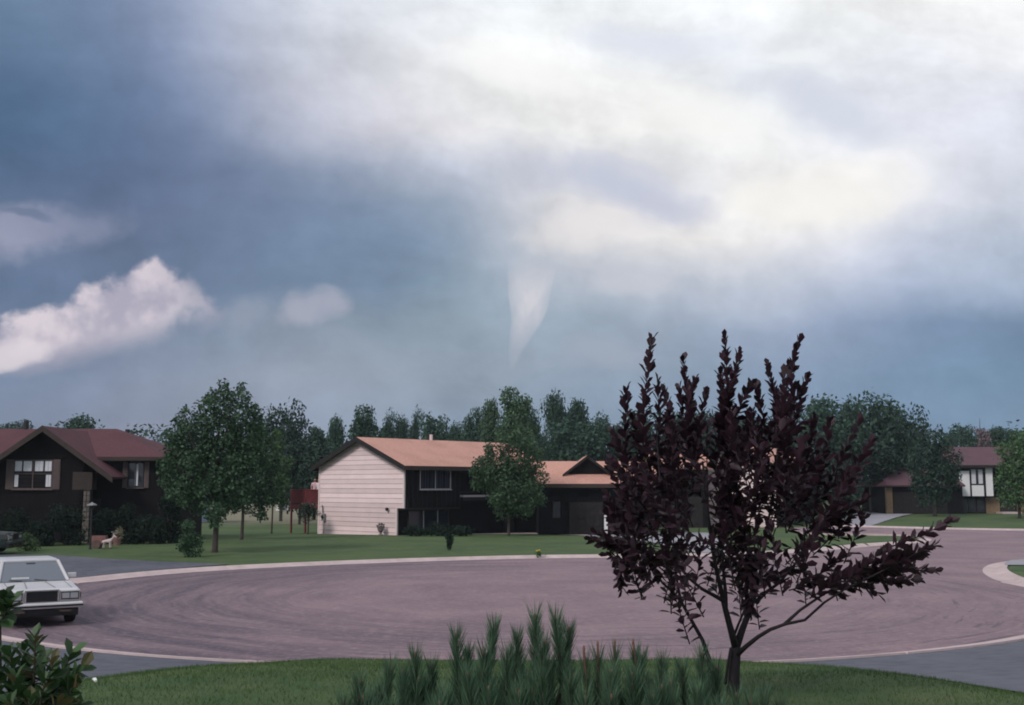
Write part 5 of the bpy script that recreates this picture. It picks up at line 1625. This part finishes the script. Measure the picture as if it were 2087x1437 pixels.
def lobe_tree(name, px_trunk, depth, base_trunk, lobes, n, leaf, mat_, label, group=None, tr=0.09, seed=1, cat='tree', limbs=6, shell=0.45, zdep=0.75):
    """a nearer tree with its own crown: lobes given where they stand (column, height, radius in sight-line pixels)"""
    g = np.random.default_rng(seed)
    p = spot(px_trunk, depth)
    root = empty(name, p, 0, label, cat, group)
    sc = depth / F
    L = []
    cx = sum(l[0] for l in lobes) / len(lobes)
    wid = max(l[0] + l[2] for l in lobes) - min(l[0] - l[2] for l in lobes)
    for (x, y, r_) in lobes:
        half = math.sqrt(max(0.05, 1 - ((x - cx) / (wid / 2)) ** 2)) * wid / 2 * zdep
        for rep in range(2):
            off = g.uniform(-1, 1) * max(0, half - r_) * sc
            q = at(x, y, depth + off) - p
            r2_ = r_ * sc * g.uniform(0.85, 1.1)
            L.append((q.x, q.y, q.z, r2_, r2_, r2_ * g.uniform(0.85, 1.1)))
            for sp3 in range(2):
                d3 = g.normal(size=3); d3 /= np.linalg.norm(d3); d3[2] = abs(d3[2]) * 0.8 + 0.1 * d3[2]
                r3 = r2_ * g.uniform(0.22, 0.42)
                L.append((q.x + d3[0] * r2_ * 1.12, q.y + d3[1] * r2_ * 1.12, q.z + d3[2] * r2_ * 1.2, r3, r3, r3 * 1.5))
    c = link('crown', foliage('crown', L, n, leaf, g, shell=shell), mat_, root)
    cz = sum(l[2] for l in L) / len(L)
    mb = MB()
    q = at(px_trunk, base_trunk, depth)
    lowz = min(l[2] for l in L)
    mb.tube([(0, 0, -0.15), (0.02, 0, 0.15), (0.04, 0.02, lowz), (0.0, 0.03, cz), (0.02, 0, cz * 1.3)], [tr * 1.5, tr * 1.05, tr * 0.9, tr * 0.6, tr * 0.2], 9)
    mb.build('trunk', M_BARK, root, smooth=True)
    for i in range(limbs):
        l = L[int(g.integers(len(L)))]
        z0 = lowz + (cz - lowz) * g.uniform(0.1, 0.9)
        e = Vector(l[:3])
        s_ = Vector((0.03, 0.02, min(z0, e.z)))
        MB().tube([s_, s_.lerp(e, 0.5) + Vector((0, 0, -0.05)), e], [tr * 0.45, tr * 0.32, tr * 0.12], 6).build('limb', M_BARK, root, smooth=True)
    return root

lobe_tree('maple_tree', 437, 48.6, 1120, [(456, 785, 10), (452, 805, 18), (492, 790, 9), (490, 812, 18), (430, 815, 12), (425, 838, 28), (478, 842, 34), (516, 835, 12), (514, 856, 22), (380, 838, 9), (388, 866, 28), (355, 905, 18), (448, 884, 44), (500, 890, 38), (398, 908, 44), (360, 925, 30), (348, 960, 24), (392, 960, 46), (442, 950, 50), (490, 948, 46), (528, 930, 24), (378, 998, 32), (430, 1000, 44), (478, 996, 38), (440, 1042, 22), (405, 1022, 26), (348, 985, 18), (440, 1054, 18), (436, 1066, 11), (372, 1022, 14), (344, 1008, 10), (338, 940, 11), (366, 880, 10), (349, 893, 8)],
          17000, 0.15, M_LEAF, 'big dense dark green maple on the lawn beside the brown house', tr=0.125, seed=3)
lobe_tree('maple_tree', 492, 59.5, 1097, [(520, 880, 22), (540, 900, 20), (510, 925, 40), (545, 945, 30), (520, 975, 42), (540, 1005, 28), (495, 1010, 34), (470, 1020, 26), (525, 1042, 14), (535, 1052, 9)],
          8500, 0.16, M_LEAF, 'second maple close behind the big dark one, with a thin trunk', tr=0.085, seed=4)
lobe_tree('young_tree', 553, 72, 1077, [(566, 885, 9), (566, 912, 15), (574, 945, 19), (576, 980, 16), (562, 1005, 20), (554, 975, 20), (568, 1022, 14)],
          3600, 0.16, M_LEAF_LT, 'slim light green young tree right of the two maples', tr=0.055, seed=5)
lobe_tree('round_tree', 627, 69.5, 1083, [(618, 1040, 12), (630, 1040, 13), (638, 1046, 11), (624, 1052, 12), (632, 1034, 10)],
          1500, 0.10, M_LEAF_DK, 'small round-headed tree under the edge of the wooden deck', tr=0.05, seed=6, limbs=2)
lobe_tree('lawn_tree', 1036, 65, 1086, [(998, 915, 12), (1000, 935, 22), (1030, 918, 20), (1066, 905, 18), (1068, 925, 20), (978, 948, 16), (1012, 962, 32), (1050, 958, 34), (1086, 948, 24), (1100, 975, 18), (990, 985, 22), (1040, 1000, 36), (1080, 1005, 28), (1103, 1020, 13), (1030, 1034, 24), (1068, 1040, 18), (970, 985, 10), (1015, 1015, 22), (1020, 893, 9), (1046, 888, 12), (1074, 888, 11), (1058, 872, 8), (1095, 925, 13), (965, 962, 9)],
          12000, 0.155, M_LEAF_MID, 'medium green tree in front of the split level house', tr=0.09, seed=7)
lobe_tree('house_tree', 1905, 96, 1046, [(1905, 900, 26), (1888, 928, 32), (1922, 935, 30), (1878, 962, 26), (1932, 965, 26), (1902, 980, 40), (1872, 990, 16), (1940, 985, 16), (1915, 1012, 20), (1890, 1012, 20)],
          6000, 0.24, M_LEAF_DK, 'dense dark tree between the garage and the timbered panels', tr=0.14, seed=8)
lobe_tree('corner_tree', 2078, 92, 1052, [(2078, 895, 22), (2058, 925, 24), (2095, 915, 30), (2048, 958, 18), (2080, 955, 38), (2066, 995, 30), (2054, 1018, 16), (2092, 1005, 36), (2110, 960, 40)],
          5600, 0.24, M_LEAF_LT, 'bright light green tree at the right picture edge by the timbered house', tr=0.13, seed=9)
M_DEAD = mat('bare_twig', (0.16, 0.12, 0.13), 0.9, island=0.3)
lobe_tree('bare_tree', 2005, 140, 960, [(2003, 885, 12), (2008, 900, 12), (2000, 905, 10)], 900, 0.25, M_DEAD, 'pinkish grey bare tree top above the maroon roof', tr=0.1, seed=19, shell=0.1)

# ---------------------------------------------------------------- shrubs
def shrub(px, depth, top, wpx, mat_, label, n=1500, leaf=0.10, seed=1, group=None, zs=None, name='shrub'):
    g = np.random.default_rng(seed)
    p = spot(px, depth)
    root = empty(name, p, 0, label, 'shrub', group)
    h_ = at(px, top, depth).z - p.z
    wm = wpx / F * depth
    L = []
    for i in range(12):
        a = g.uniform(0, 6.28); t = g.random()
        r_ = wm * 0.5 * g.uniform(0.2, 0.65) * (1 - 0.35 * t)
        rr = wm * g.uniform(0.16, 0.26)
        L.append((r_ * math.cos(a), r_ * math.sin(a) * 0.8, max(rr * 0.7, h_ * (0.1 + 0.75 * t) ), rr, rr, min(rr, h_ * 0.28)))
    link('foliage', foliage('foliage', L, n, leaf, g, shell=0.35), mat_, root)
    mb = MB()
    for i in range(5):
        l = L[i]
        mb.tube([(0.03 * math.cos(i), 0.03 * math.sin(i), -0.05), (l[0] * 0.4, l[1] * 0.4, l[2] * 0.5), l[:3]], [0.03, 0.022, 0.01], 5)
    mb.build('stems', M_BARK, root)
    return root
GS = 'shrubs along the front of the brown house'
for i, (px, d, tp_, w_, m_, lab) in enumerate([
    (18, 53.5, 1042, 92, M_SHRUB, 'round dark shrub under the shuttered window at the left picture edge'),
    (132, 54, 1036, 96, M_SHRUB, 'large dark shrub just left of the stone pillar'),
    (82, 53.2, 1062, 70, M_SHRUB, 'lower dark shrub between the two round ones by the brown house'),
    (218, 55.6, 1040, 70, M_SHRUB, 'dark shrub just right of the stone pillar'),
    (262, 55.6, 1030, 74, M_SHRUB, 'dark shrub below the narrow shuttered window'),
    (308, 55.4, 1052, 84, M_SHRUB, 'broad low dark shrub at the right end of the brown house'),
    (345, 56.0, 1000, 60, M_SHRUB, 'tall dark shrub at the corner of the brown house'),
]):
    shrub(px, d, tp_, w_, m_, lab, 2400, 0.13, 60 + i, GS)
shrub(58, 49.5, 1086, 52, M_SHRUB_L, 'small yellowish green shrub behind the white sedan', 1100, 0.10, 71)
shrub(384, 45.5, 1058, 66, M_LEAF, 'bushy young evergreen in front of the big maple', 2600, 0.09, 72)
GJ = 'low spreading junipers below the split level house'
for i, (px, tp_, w_, lab) in enumerate([(850, 1070, 70, 'spreading juniper nearest the pale gable'), (892, 1066, 66, 'spreading juniper below the lower windows'), (938, 1072, 64, 'spreading juniper farthest right along the house wall')]):
    shrub(px, 64.6, tp_, w_, M_SHRUB, lab, 1200, 0.12, 80 + i, GJ)
sp_ = spot(916, 50.2)
vs_ = empty('wrapped_shrub', sp_, 0, 'small dark vase-shaped shrub alone on the lawn by the far kerb', 'shrub')
link('foliage', foliage('foliage', [(0, 0, 0.55, 0.17, 0.17, 0.14), (0.02, 0, 0.38, 0.14, 0.14, 0.16), (0, 0, 0.2, 0.11, 0.11, 0.16), (-0.05, 0, 0.64, 0.12, 0.12, 0.1)], 900, 0.07, np.random.default_rng(91)), M_SHRUB, vs_)
MB().tube([(0, 0, -0.05), (0, 0, 0.3), (0, 0, 0.55)], [0.03, 0.025, 0.01], 6).build('stem', M_BARK, vs_)

# ---------------------------------------------------------------- grass blades on the near lawn
g = np.random.default_rng(41)
N_ = 120000
gx_ = g.uniform(-6.2, 6.2, N_); gy_ = 7.6 + 11.6 * g.random(N_) ** 1.2
keep = (np.abs(gx_) < drive_edge(gy_) + 0.02) & (np.hypot(gx_ - CEN[0], gy_ - CEN[1]) - RAD > 0.62)
gx_, gy_ = gx_[keep], gy_[keep]
gz_ = terrain(gx_, gy_) - 0.006
n = len(gx_)
P = np.stack([gx_, gy_, gz_], 1)
D = np.stack([g.normal(0, 0.45, n), g.normal(0, 0.45, n), np.ones(n)], 1)
Nn = rand_dirs(n, g); Nn[:, 2] *= 0.2
V_, lo_, sz_ = leaf_arrays(P, D, Nn, g.uniform(0.022, 0.055, n), [(0, -0.07, 0), (0, 0.07, 0), (1, 0, 0.2)], [(0, 1, 2)])
M_GRASS = mat('grass_blade', (0.066, 0.118, 0.034), 0.7, island=0.45, trans=0.25)
tag(link('grass', mesh_np('grass', V_, lo_, sz_), M_GRASS), 'short mown grass of the near lawn', 'grass', kind='stuff')

# ---------------------------------------------------------------- purple-leaved plum
LEAF_ME = {}
def leaf_proto(m_):
    if m_.name not in LEAF_ME:
        me = bpy.data.meshes.new('leaf'); me.from_pydata([(a, b_, c_) for a, b_, c_ in LEAF6], [], LEAF6_F); me.materials.append(m_)
        LEAF_ME[m_.name] = me
    return LEAF_ME[m_.name]

def leaf_object(P, D, N, s_, m_, parent, name='leaf'):
    D = Vector(D).normalized(); N = Vector(N)
    S_ = D.cross(N).normalized(); N = S_.cross(D)
    o = bpy.data.objects.new(name, leaf_proto(m_)); COL.objects.link(o)
    o.parent = parent
    M_ = Matrix((D, S_, N)).transposed().to_4x4()
    o.matrix_local = Matrix.Translation(P) @ M_ @ Matrix.Scale(s_, 4)
    return o

def in_poly(x, y, poly):
    c = False; n = len(poly)
    for i in range(n):
        (ax, ay), (bx, by) = poly[i], poly[(i + 1) % n]
        if (ay > y) != (by > y) and x < (bx - ax) * (y - ay) / (by - ay) + ax: c = not c
    return c

PD = 9.2
pb = spot(1495, PD)
plum = empty('plum_tree', pb, 0, 'dark purple-leaved plum tree in the middle of the near lawn', 'tree')
g = np.random.default_rng(77)
def pw(px, py, off=0.0): return at(px, py, PD + off) - pb
def branch(pts, r0, r1, name='branch'):
    W = [pw(*p) for p in pts]
    n = len(W)
    rad = [r0 + (r1 - r0) * (i / (n - 1)) ** 0.8 for i in range(n)]
    return MB().tube(W, rad, 8).build(name, M_BARK_D, plum, smooth=True)
px_r = lambda px: px / F * PD
branch([(1493, 1425), (1495, 1395), (1497, 1360), (1499, 1335), (1500, 1318)], px_r(13), px_r(9.5), 'trunk')
branch([(1500, 1322), (1490, 1285, -.05), (1478, 1240, -.1), (1470, 1205, -.12), (1462, 1170, -.15), (1452, 1120, -.2), (1440, 1020, -.2), (1432, 940, -.2)], px_r(8), px_r(2))
branch([(1479, 1245, -.1), (1479, 1210, 0), (1475, 1170, .1), (1470, 1100, .15), (1476, 950, .2), (1480, 860, .2)], px_r(5), px_r(1.2))
branch([(1477, 1226, -.1), (1456, 1214, -.2), (1430, 1200, -.3), (1408, 1182, -.35), (1390, 1160, -.4), (1366, 1100, -.5), (1345, 980, -.5), (1336, 860, -.4)], px_r(4.5), px_r(1.2))
branch([(1500, 1320), (1514, 1280, .05), (1528, 1245, .08), (1538, 1215, .1), (1549, 1170, .1), (1560, 1100, .1), (1576, 1000, .1), (1590, 880, .1)], px_r(8), px_r(1.2))
branch([(1540, 1228, .1), (1560, 1208, .15), (1588, 1188, .2), (1620, 1150, .3), (1680, 1070, .4), (1720, 970, .4), (1738, 920, .4)], px_r(4.5), px_r(1.2))
branch([(1494, 1300, .05), (1508, 1265, .2), (1522, 1232, .3), (1536, 1180, .4), (1540, 1050, .5), (1543, 880, .5)], px_r(3), px_r(1))
branch([(1499, 1338), (1520, 1318, -.1), (1545, 1298, -.15), (1570, 1283, -.2), (1600, 1272, -.25), (1640, 1264, -.3), (1680, 1228, -.35), (1720, 1202, -.4), (1800, 1163, -.45), (1880, 1122, -.5)], px_r(5.5), px_r(1.2))
branch([(1598, 1273, -.25), (1630, 1244, -.15), (1680, 1210, -.1), (1730, 1194, -.1), (1800, 1185, -.1), (1860, 1174, -.1)], px_r(3.6), px_r(1))
# separate stem leaning out to the left, rising from the ground beside the trunk
branch([(1452, 1440, .15), (1444, 1340, .1), (1432, 1305, .1), (1408, 1262, .05), (1388, 1226, 0), (1366, 1202, 0), (1350, 1188, 0), (1318, 1130, 0), (1290, 1040, 0), (1276, 900, 0)], px_r(5.5), px_r(1.2), 'stem')
branch([(1387, 1224, 0), (1382, 1195, .1), (1377, 1165, .15), (1372, 1090, .2), (1385, 900, .3)], px_r(3.5), px_r(1))
branch([(1478, 1395, -.05), (1484, 1350, -.05), (1489, 1320, -.05)], px_r(3), px_r(2.2))

SPIKES = [  # named shoots: tip column, tip height, length, lean, depth offset
    (1275, 793, 190, -2, 0), (1290, 855, 120, -14, .1), (1340, 775, 150, 3, -.3), (1384, 790, 130, -9, .35), (1405, 815, 130, 6, .2), (1468, 760, 160, -4, .25), (1495, 770, 150, 12, .1), (1470, 820, 130, -16, .2), (1612, 760, 150, 8, .1), (1636, 800, 140, 22, .15), (1580, 800, 130, -3, .0), (1330, 690, 230, 6, -.4), (1392, 734, 210, -4, .3), (1415, 775, 150, 8, -.2), (1478, 690, 240, 2, .2), (1508, 718, 210, 16, 0), (1530, 785, 110, 30, .1),
    (1565, 745, 190, -10, .1), (1628, 696, 250, 18, .1), (1648, 768, 160, 30, .2), (1545, 792, 140, -6, .5), (1600, 760, 170, 4, -.3), (1660, 852, 150, 10, .3), (1752, 860, 170, 26, .4), (1690, 860, 140, 8, 0),
    (1775, 900, 120, 30, .2), (1300, 850, 150, -12, .3), (1250, 880, 140, -22, -.2), (1440, 800, 160, 4, -.3), (1245, 960, 120, -30, .2), (1355, 800, 160, -8, .4),
    (1938, 1060, 130, 68, -.5), (1905, 1110, 110, 70, -.45), (1880, 1130, 120, 72, -.4), (1910, 1163, 110, 88, -.1), (1850, 1125, 130, 68, -.45), (1830, 1190, 110, 100, -.1), (1800, 1120, 110, 55, -.4), (1790, 1210, 60, 120, -.1), (1870, 1180, 90, 92, -.1), (1820, 1160, 110, 80, -.3), (1760, 1150, 130, 60, -.4),
    (1720, 1130, 110, 50, -.3), (1700, 1180, 90, 75, -.2), (1840, 1100, 80, 50, -.45), (1770, 1190, 90, 80, -.1), (1850, 1160, 90, 75, -.3),
    (1268, 1200, 60, 175, -.1), (1262, 1185, 50, -150, 0), (1274, 1175, 50, 150, .1), (1205, 1098, 110, -75, .2), (1215, 1085, 110, -60, 0), (1230, 1110, 100, -85, .1), (1240, 1130, 90, -70, .1), (1310, 1170, 70, -160, .1), (1325, 1182, 70, 185, 0), (1340, 1178, 70, 165, -.1), (1290, 1120, 100, -70, -.2),
    (1530, 1236, 60, 185, .0), (1520, 1215, 70, 190, .1), (1540, 1205, 80, 170, -.1), (1515, 1190, 80, -150, .1), (1535, 1250, 50, 150, .05), (1600, 1185, 70, 95, .2), (1620, 1165, 80, 80, .3), (1550, 1180, 80, 120, .1), (1525, 1160, 90, -120, .2), (1535, 1170, 90, 170, .15),
]
CROWN = [(1228, 980), (1252, 890), (1300, 880), (1360, 850), (1420, 845), (1480, 820), (1560, 835), (1640, 845), (1720, 895), (1768, 960), (1782, 1040), (1760, 1110), (1700, 1150), (1640, 1128), (1590, 1140), (1530, 1165), (1480, 1128), (1420, 1130), (1345, 1160), (1262, 1125), (1212, 1080)]
shoots = []
for (px, py, ln, lean, off) in SPIKES:
    shoots.append((px, py, ln, lean, off, True))
while len(shoots) < len(SPIKES) + 150:
    px, py = g.uniform(1205, 1785), g.uniform(780, 1195)
    if not in_poly(px, py, CROWN): continue
    if py > 1000 and g.random() < 0.45: continue
    if mnoise.noise(Vector((px / 62, py / 62, 3.3))) < g.uniform(-0.40, 0.22): continue
    rel = (px - 1495) / 300
    lean = rel * 48 + g.normal(0, 16)
    if py > 1090: lean += g.choice([-1, 1]) * g.uniform(0, 35)
    off = g.uniform(-1, 1) * 1.15 * math.sqrt(max(0.05, 1 - rel * rel)) * (0.5 + 0.5 * (py - 760) / 400)
    shoots.append((px, py, g.uniform(85, 170), lean, off, False))
twigs = MB()
LP, LD_, LN, LS, LY = [], [], [], [], []
for (px, py, ln, lean, off, spike) in shoots:
    tip = pw(px, py, off)
    d = Vector((math.sin(R(lean)), g.normal(0, 0.18), math.cos(R(lean)))).normalized()
    length = px_r(ln)
    bend = Vector((g.normal(0, 0.03), g.normal(0, 0.03), 0))
    base = tip - d * length + bend
    mid = (tip + base) / 2 + Vector((g.normal(0, 0.012), g.normal(0, 0.012), g.normal(0, 0.01)))
    twigs.tube([base, mid, tip], [0.0058, 0.004, 0.002], 5)
    nl_ = int(ln / (4.4 if spike else 5.8))
    ph = g.uniform(0, 6.28)
    for i in range(nl_):
        t = (i + 0.5) / nl_
        c_ = base.lerp(mid, t * 2) if t < 0.5 else mid.lerp(tip, t * 2 - 1)
        a = ph + i * 2.4
        u_ = d.orthogonal().normalized(); v_ = d.cross(u_)
        rad = u_ * math.cos(a) + v_ * math.sin(a)
        spread = 0.95 - 0.55 * t + g.normal(0, 0.12)
        D_ = d * (0.55 + 0.6 * t) + rad * spread + Vector((0, 0, 0.05 if spike else -0.25 * (1 - t) - 0.1))
        LP.append(c_ + rad * 0.004); LD_.append(D_); LN.append(d - rad * 0.2 + Vector(g.normal(0, 0.25, 3))); LS.append((0.114 - 0.026 * t * t) * g.uniform(0.68, 1.2)); LY.append((off, t, spike, py))
twigs.build('twigs', M_BARK_D, plum, smooth=True, kind='stuff')
LP = np.array(LP); LD_ = np.array(LD_); LN = np.array(LN); LS = np.array(LS)
score = np.array([-y[0] + (0.9 if y[2] else 0) for y in LY]) + g.random(len(LY)) * 0.5
order = np.argsort(-score)
own = set(order[:300].tolist())
for i in order[:300]:
    leaf_object(LP[i], LD_[i], LN[i], LS[i], M_LEAF_PLUM2 if (LY[i][2] and LY[i][1] > 0.86) else M_LEAF_PLUM, plum)
rest = np.array([i for i in range(len(LP)) if i not in own])
tag(link('foliage', mesh_np('foliage', *leaf_arrays(LP[rest], LD_[rest], LN[rest], LS[rest], LEAF6, LEAF6_F)), M_LEAF_PLUM, plum), kind='stuff')

# ---------------------------------------------------------------- broad-leaved bush, lower left corner
BD = 4.6
bb_ = spot(60, BD)
bush = empty('leafy_bush', bb_, 0, 'broad-leaved green and bronze bush in the near lower left corner', 'bush')
g = np.random.default_rng(15)
def bw(px, py, off=0.0): return at(px, py, BD + off) - bb_
bs = [(72, 1286, 120, 4, 0), (145, 1322, 120, 18, .05), (168, 1352, 110, 50, -.05), (48, 1312, 110, -8, .1), (18, 1322, 110, -12, 0), (108, 1338, 110, 12, -.1), (92, 1372, 100, 10, -.15), (30, 1372, 100, -10, -.12), (150, 1392, 90, 40, -.1), (4, 1350, 90, -20, .1), (60, 1412, 90, 0, -.2), (120, 1425, 90, 22, -.18), (20, 1420, 80, -15, -.2), (160, 1430, 80, 50, 0), (90, 1330, 100, -5, .15), (130, 1360, 100, 25, .15), (-30, 1330, 120, -20, 0), (-20, 1400, 90, -10, 0), (6, 1212, 70, 14, .12), (20, 1226, 50, 30, .1), (60, 1345, 110, 6, .2), (100, 1400, 100, 12, 0)]
bl = []
stems = MB()
for (px, py, ln, lean, off) in bs:
    tip = bw(px, py + (10 if py > 1260 else 4), off)
    d = Vector((math.sin(R(lean)), g.normal(0, 0.15), math.cos(R(lean)))).normalized()
    length = ln / F * BD
    base = tip - d * length
    foot = Vector((base.x * 0.35, base.y * 0.35 + 0.02, 0.0))
    stems.tube([foot, foot.lerp(base, 0.6) + Vector((base.x * 0.1, 0, 0)), base, tip], [0.011, 0.008, 0.006, 0.003], 6)
    k = max(14, int(ln / 5.0))
    for i in range(k):
        t = (i + 0.5) / k
        a = g.uniform(0, 1) + i * 2.4
        u_ = d.orthogonal().normalized(); v_ = d.cross(u_)
        rad = u_ * math.cos(a) + v_ * math.sin(a)
        D_ = d * (0.3 + 0.7 * t) + rad * (1.0 - 0.5 * t) + Vector((0, 0, -0.1))
        bl.append((base.lerp(tip, t), D_, d - rad * 0.3 + Vector(g.normal(0, 0.3, 3)), (0.094 - 0.026 * t) * g.uniform(0.7, 1.2), M_LEAF_BUSH2 if (t > 0.75 and g.random() < 0.35) or g.random() < 0.05 else M_LEAF_BUSH))
stems.build('stems', M_BARK, bush, smooth=True)
bl.sort(key=lambda b_: b_[0].y)
for b_ in bl[:298]:
    leaf_object(b_[0], b_[1], b_[2], b_[3], b_[4], bush)
rb = bl[298:]
if rb:
    tag(link('foliage', mesh_np('foliage', *leaf_arrays(np.array([tuple(b_[0]) for b_ in rb]), np.array([tuple(b_[1]) for b_ in rb]), np.array([tuple(b_[2]) for b_ in rb]), np.array([b_[3] for b_ in rb]), LEAF6, LEAF6_F)), M_LEAF_BUSH, bush), kind='stuff')

# ---------------------------------------------------------------- mugo pine in front
MD = 4.8
mp_ = spot(1090, MD)
pine = empty('pine_shrub', mp_, 0, 'blue-green pine shrub with upright candles at the near bottom edge', 'shrub')
g = np.random.default_rng(23)
def mw(px, py, off=0.0): return at(px, py, MD + off) - mp_
tips = [(845, 1322, 0, 0), (880, 1345, 0.1, 0), (928, 1284, 0, 0), (955, 1320, .1, 0), (1010, 1266, 0, 0), (985, 1320, -.1, 0), (1055, 1288, .1, 0), (1090, 1244, 0, 0), (1130, 1248, 0, 0), (1160, 1272, .05, 0), (1112, 1300, -.1, 0), (1035, 1320, -.1, 0),
        (1190, 1310, 0, 1), (1218, 1300, .05, 1), (1253, 1296, .05, 1), (1290, 1296, 0, 1), (1310, 1330, .1, 0), (1350, 1338, .05, 0), (1388, 1350, .1, 0), (1430, 1322, 0, 0), (1462, 1350, .1, 0), (735, 1380, .05, 0), (800, 1350, .1, 0), (775, 1405, 0, 0), (820, 1360, -.05, 0),
        (1560, 1408, 0, 0), (1590, 1425, .05, 0), (1530, 1420, -.05, 0), (1500, 1405, .05, 0), (700, 1420, 0, 0)]
for i in range(100):
    px = g.uniform(715, 1480)
    lo__ = np.interp(px, [690, 800, 900, 1000, 1150, 1300, 1400, 1500], [1425, 1385, 1360, 1340, 1340, 1358, 1380, 1420])
    tips.append((px, g.uniform(lo__, lo__ + 90), g.uniform(-0.35, 0.25), 0))
NP_, ND_, NS_ = [], [], []
for (px, py, off, bare) in tips:
    tip = mw(px, py + 14, off)
    foot = Vector((tip.x * 0.55, tip.y * 0.5, max(0.05, tip.z * 0.25)))
    ctl = Vector((tip.x * 0.92, tip.y * 0.9, tip.z * 0.6))
    lean = Vector((g.normal(0, 0.08), g.normal(0, 0.08), 1)).normalized()
    sh = tip - lean * 0.26
    st = MB().tube([foot, ctl * 0.7 + foot * 0.3, ctl.lerp(sh, 0.6), sh, tip - lean * 0.05, tip], [0.016, 0.012, 0.010, 0.008, 0.007, 0.004], 6).build('shoot', M_CANDLE if bare else M_BARK, pine, smooth=True)
    MB().lathe([(0.004, -0.010), (0.0062, 0.003), (0.0045, 0.013), (0.0015, 0.019)], tuple(tip), 7).build('bud', M_BUD, st)
    nn = 420 if not bare else 260
    P_, D_, S_ = [], [], []
    for k in range(nn):
        t = g.random()
        p = tip - lean * (t * 0.27 + (0.02 if not bare else 0.075))
        a = g.uniform(0, 6.28)
        up = 0.95 + 0.75 * (1 - t)
        D_.append((math.cos(a) * 0.62, math.sin(a) * 0.62, up + g.normal(0, 0.18))); P_.append(p); S_.append(g.uniform(0.075, 0.125))
    V_, lo_, sz_ = leaf_arrays(np.array(P_), np.array(D_), rand_dirs(nn, g), np.array(S_), [(0, -0.010, 0), (0, 0.010, 0), (0.6, 0.011, 0.0), (1, 0, 0.03), (0.6, -0.011, 0.0)], [(0, 1, 2, 4), (4, 2, 3)])
    link('needles', mesh_np('needles', V_, lo_, sz_), M_NEEDLE, st)

# ---------------------------------------------------------------- thin humid air over the whole place
hz = MB().box(-420, 420, -40, 420, -1.6, 21.0).mesh('haze')
mh = bpy.data.materials.new('humid_air'); mh.use_nodes = True
th2 = NT(mh.node_tree); mh.node_tree.nodes.remove(mh.node_tree.nodes['Principled BSDF'])
hv_ = th2.n('ShaderNodeVolumePrincipled')
hv_.inputs['Color'].default_value = (0.76, 0.90, 1.0, 1)
hv_.inputs['Density'].default_value = 0.00025
th2.l(hv_.outputs[0], mh.node_tree.nodes['Material Output'].inputs['Volume'])
tag(link('haze', hz, mh), kind='stuff')

# leaf and crown part of the report: nothing else may carry helper data
for o in bpy.data.objects:
    if '_m' in o: del o['_m']
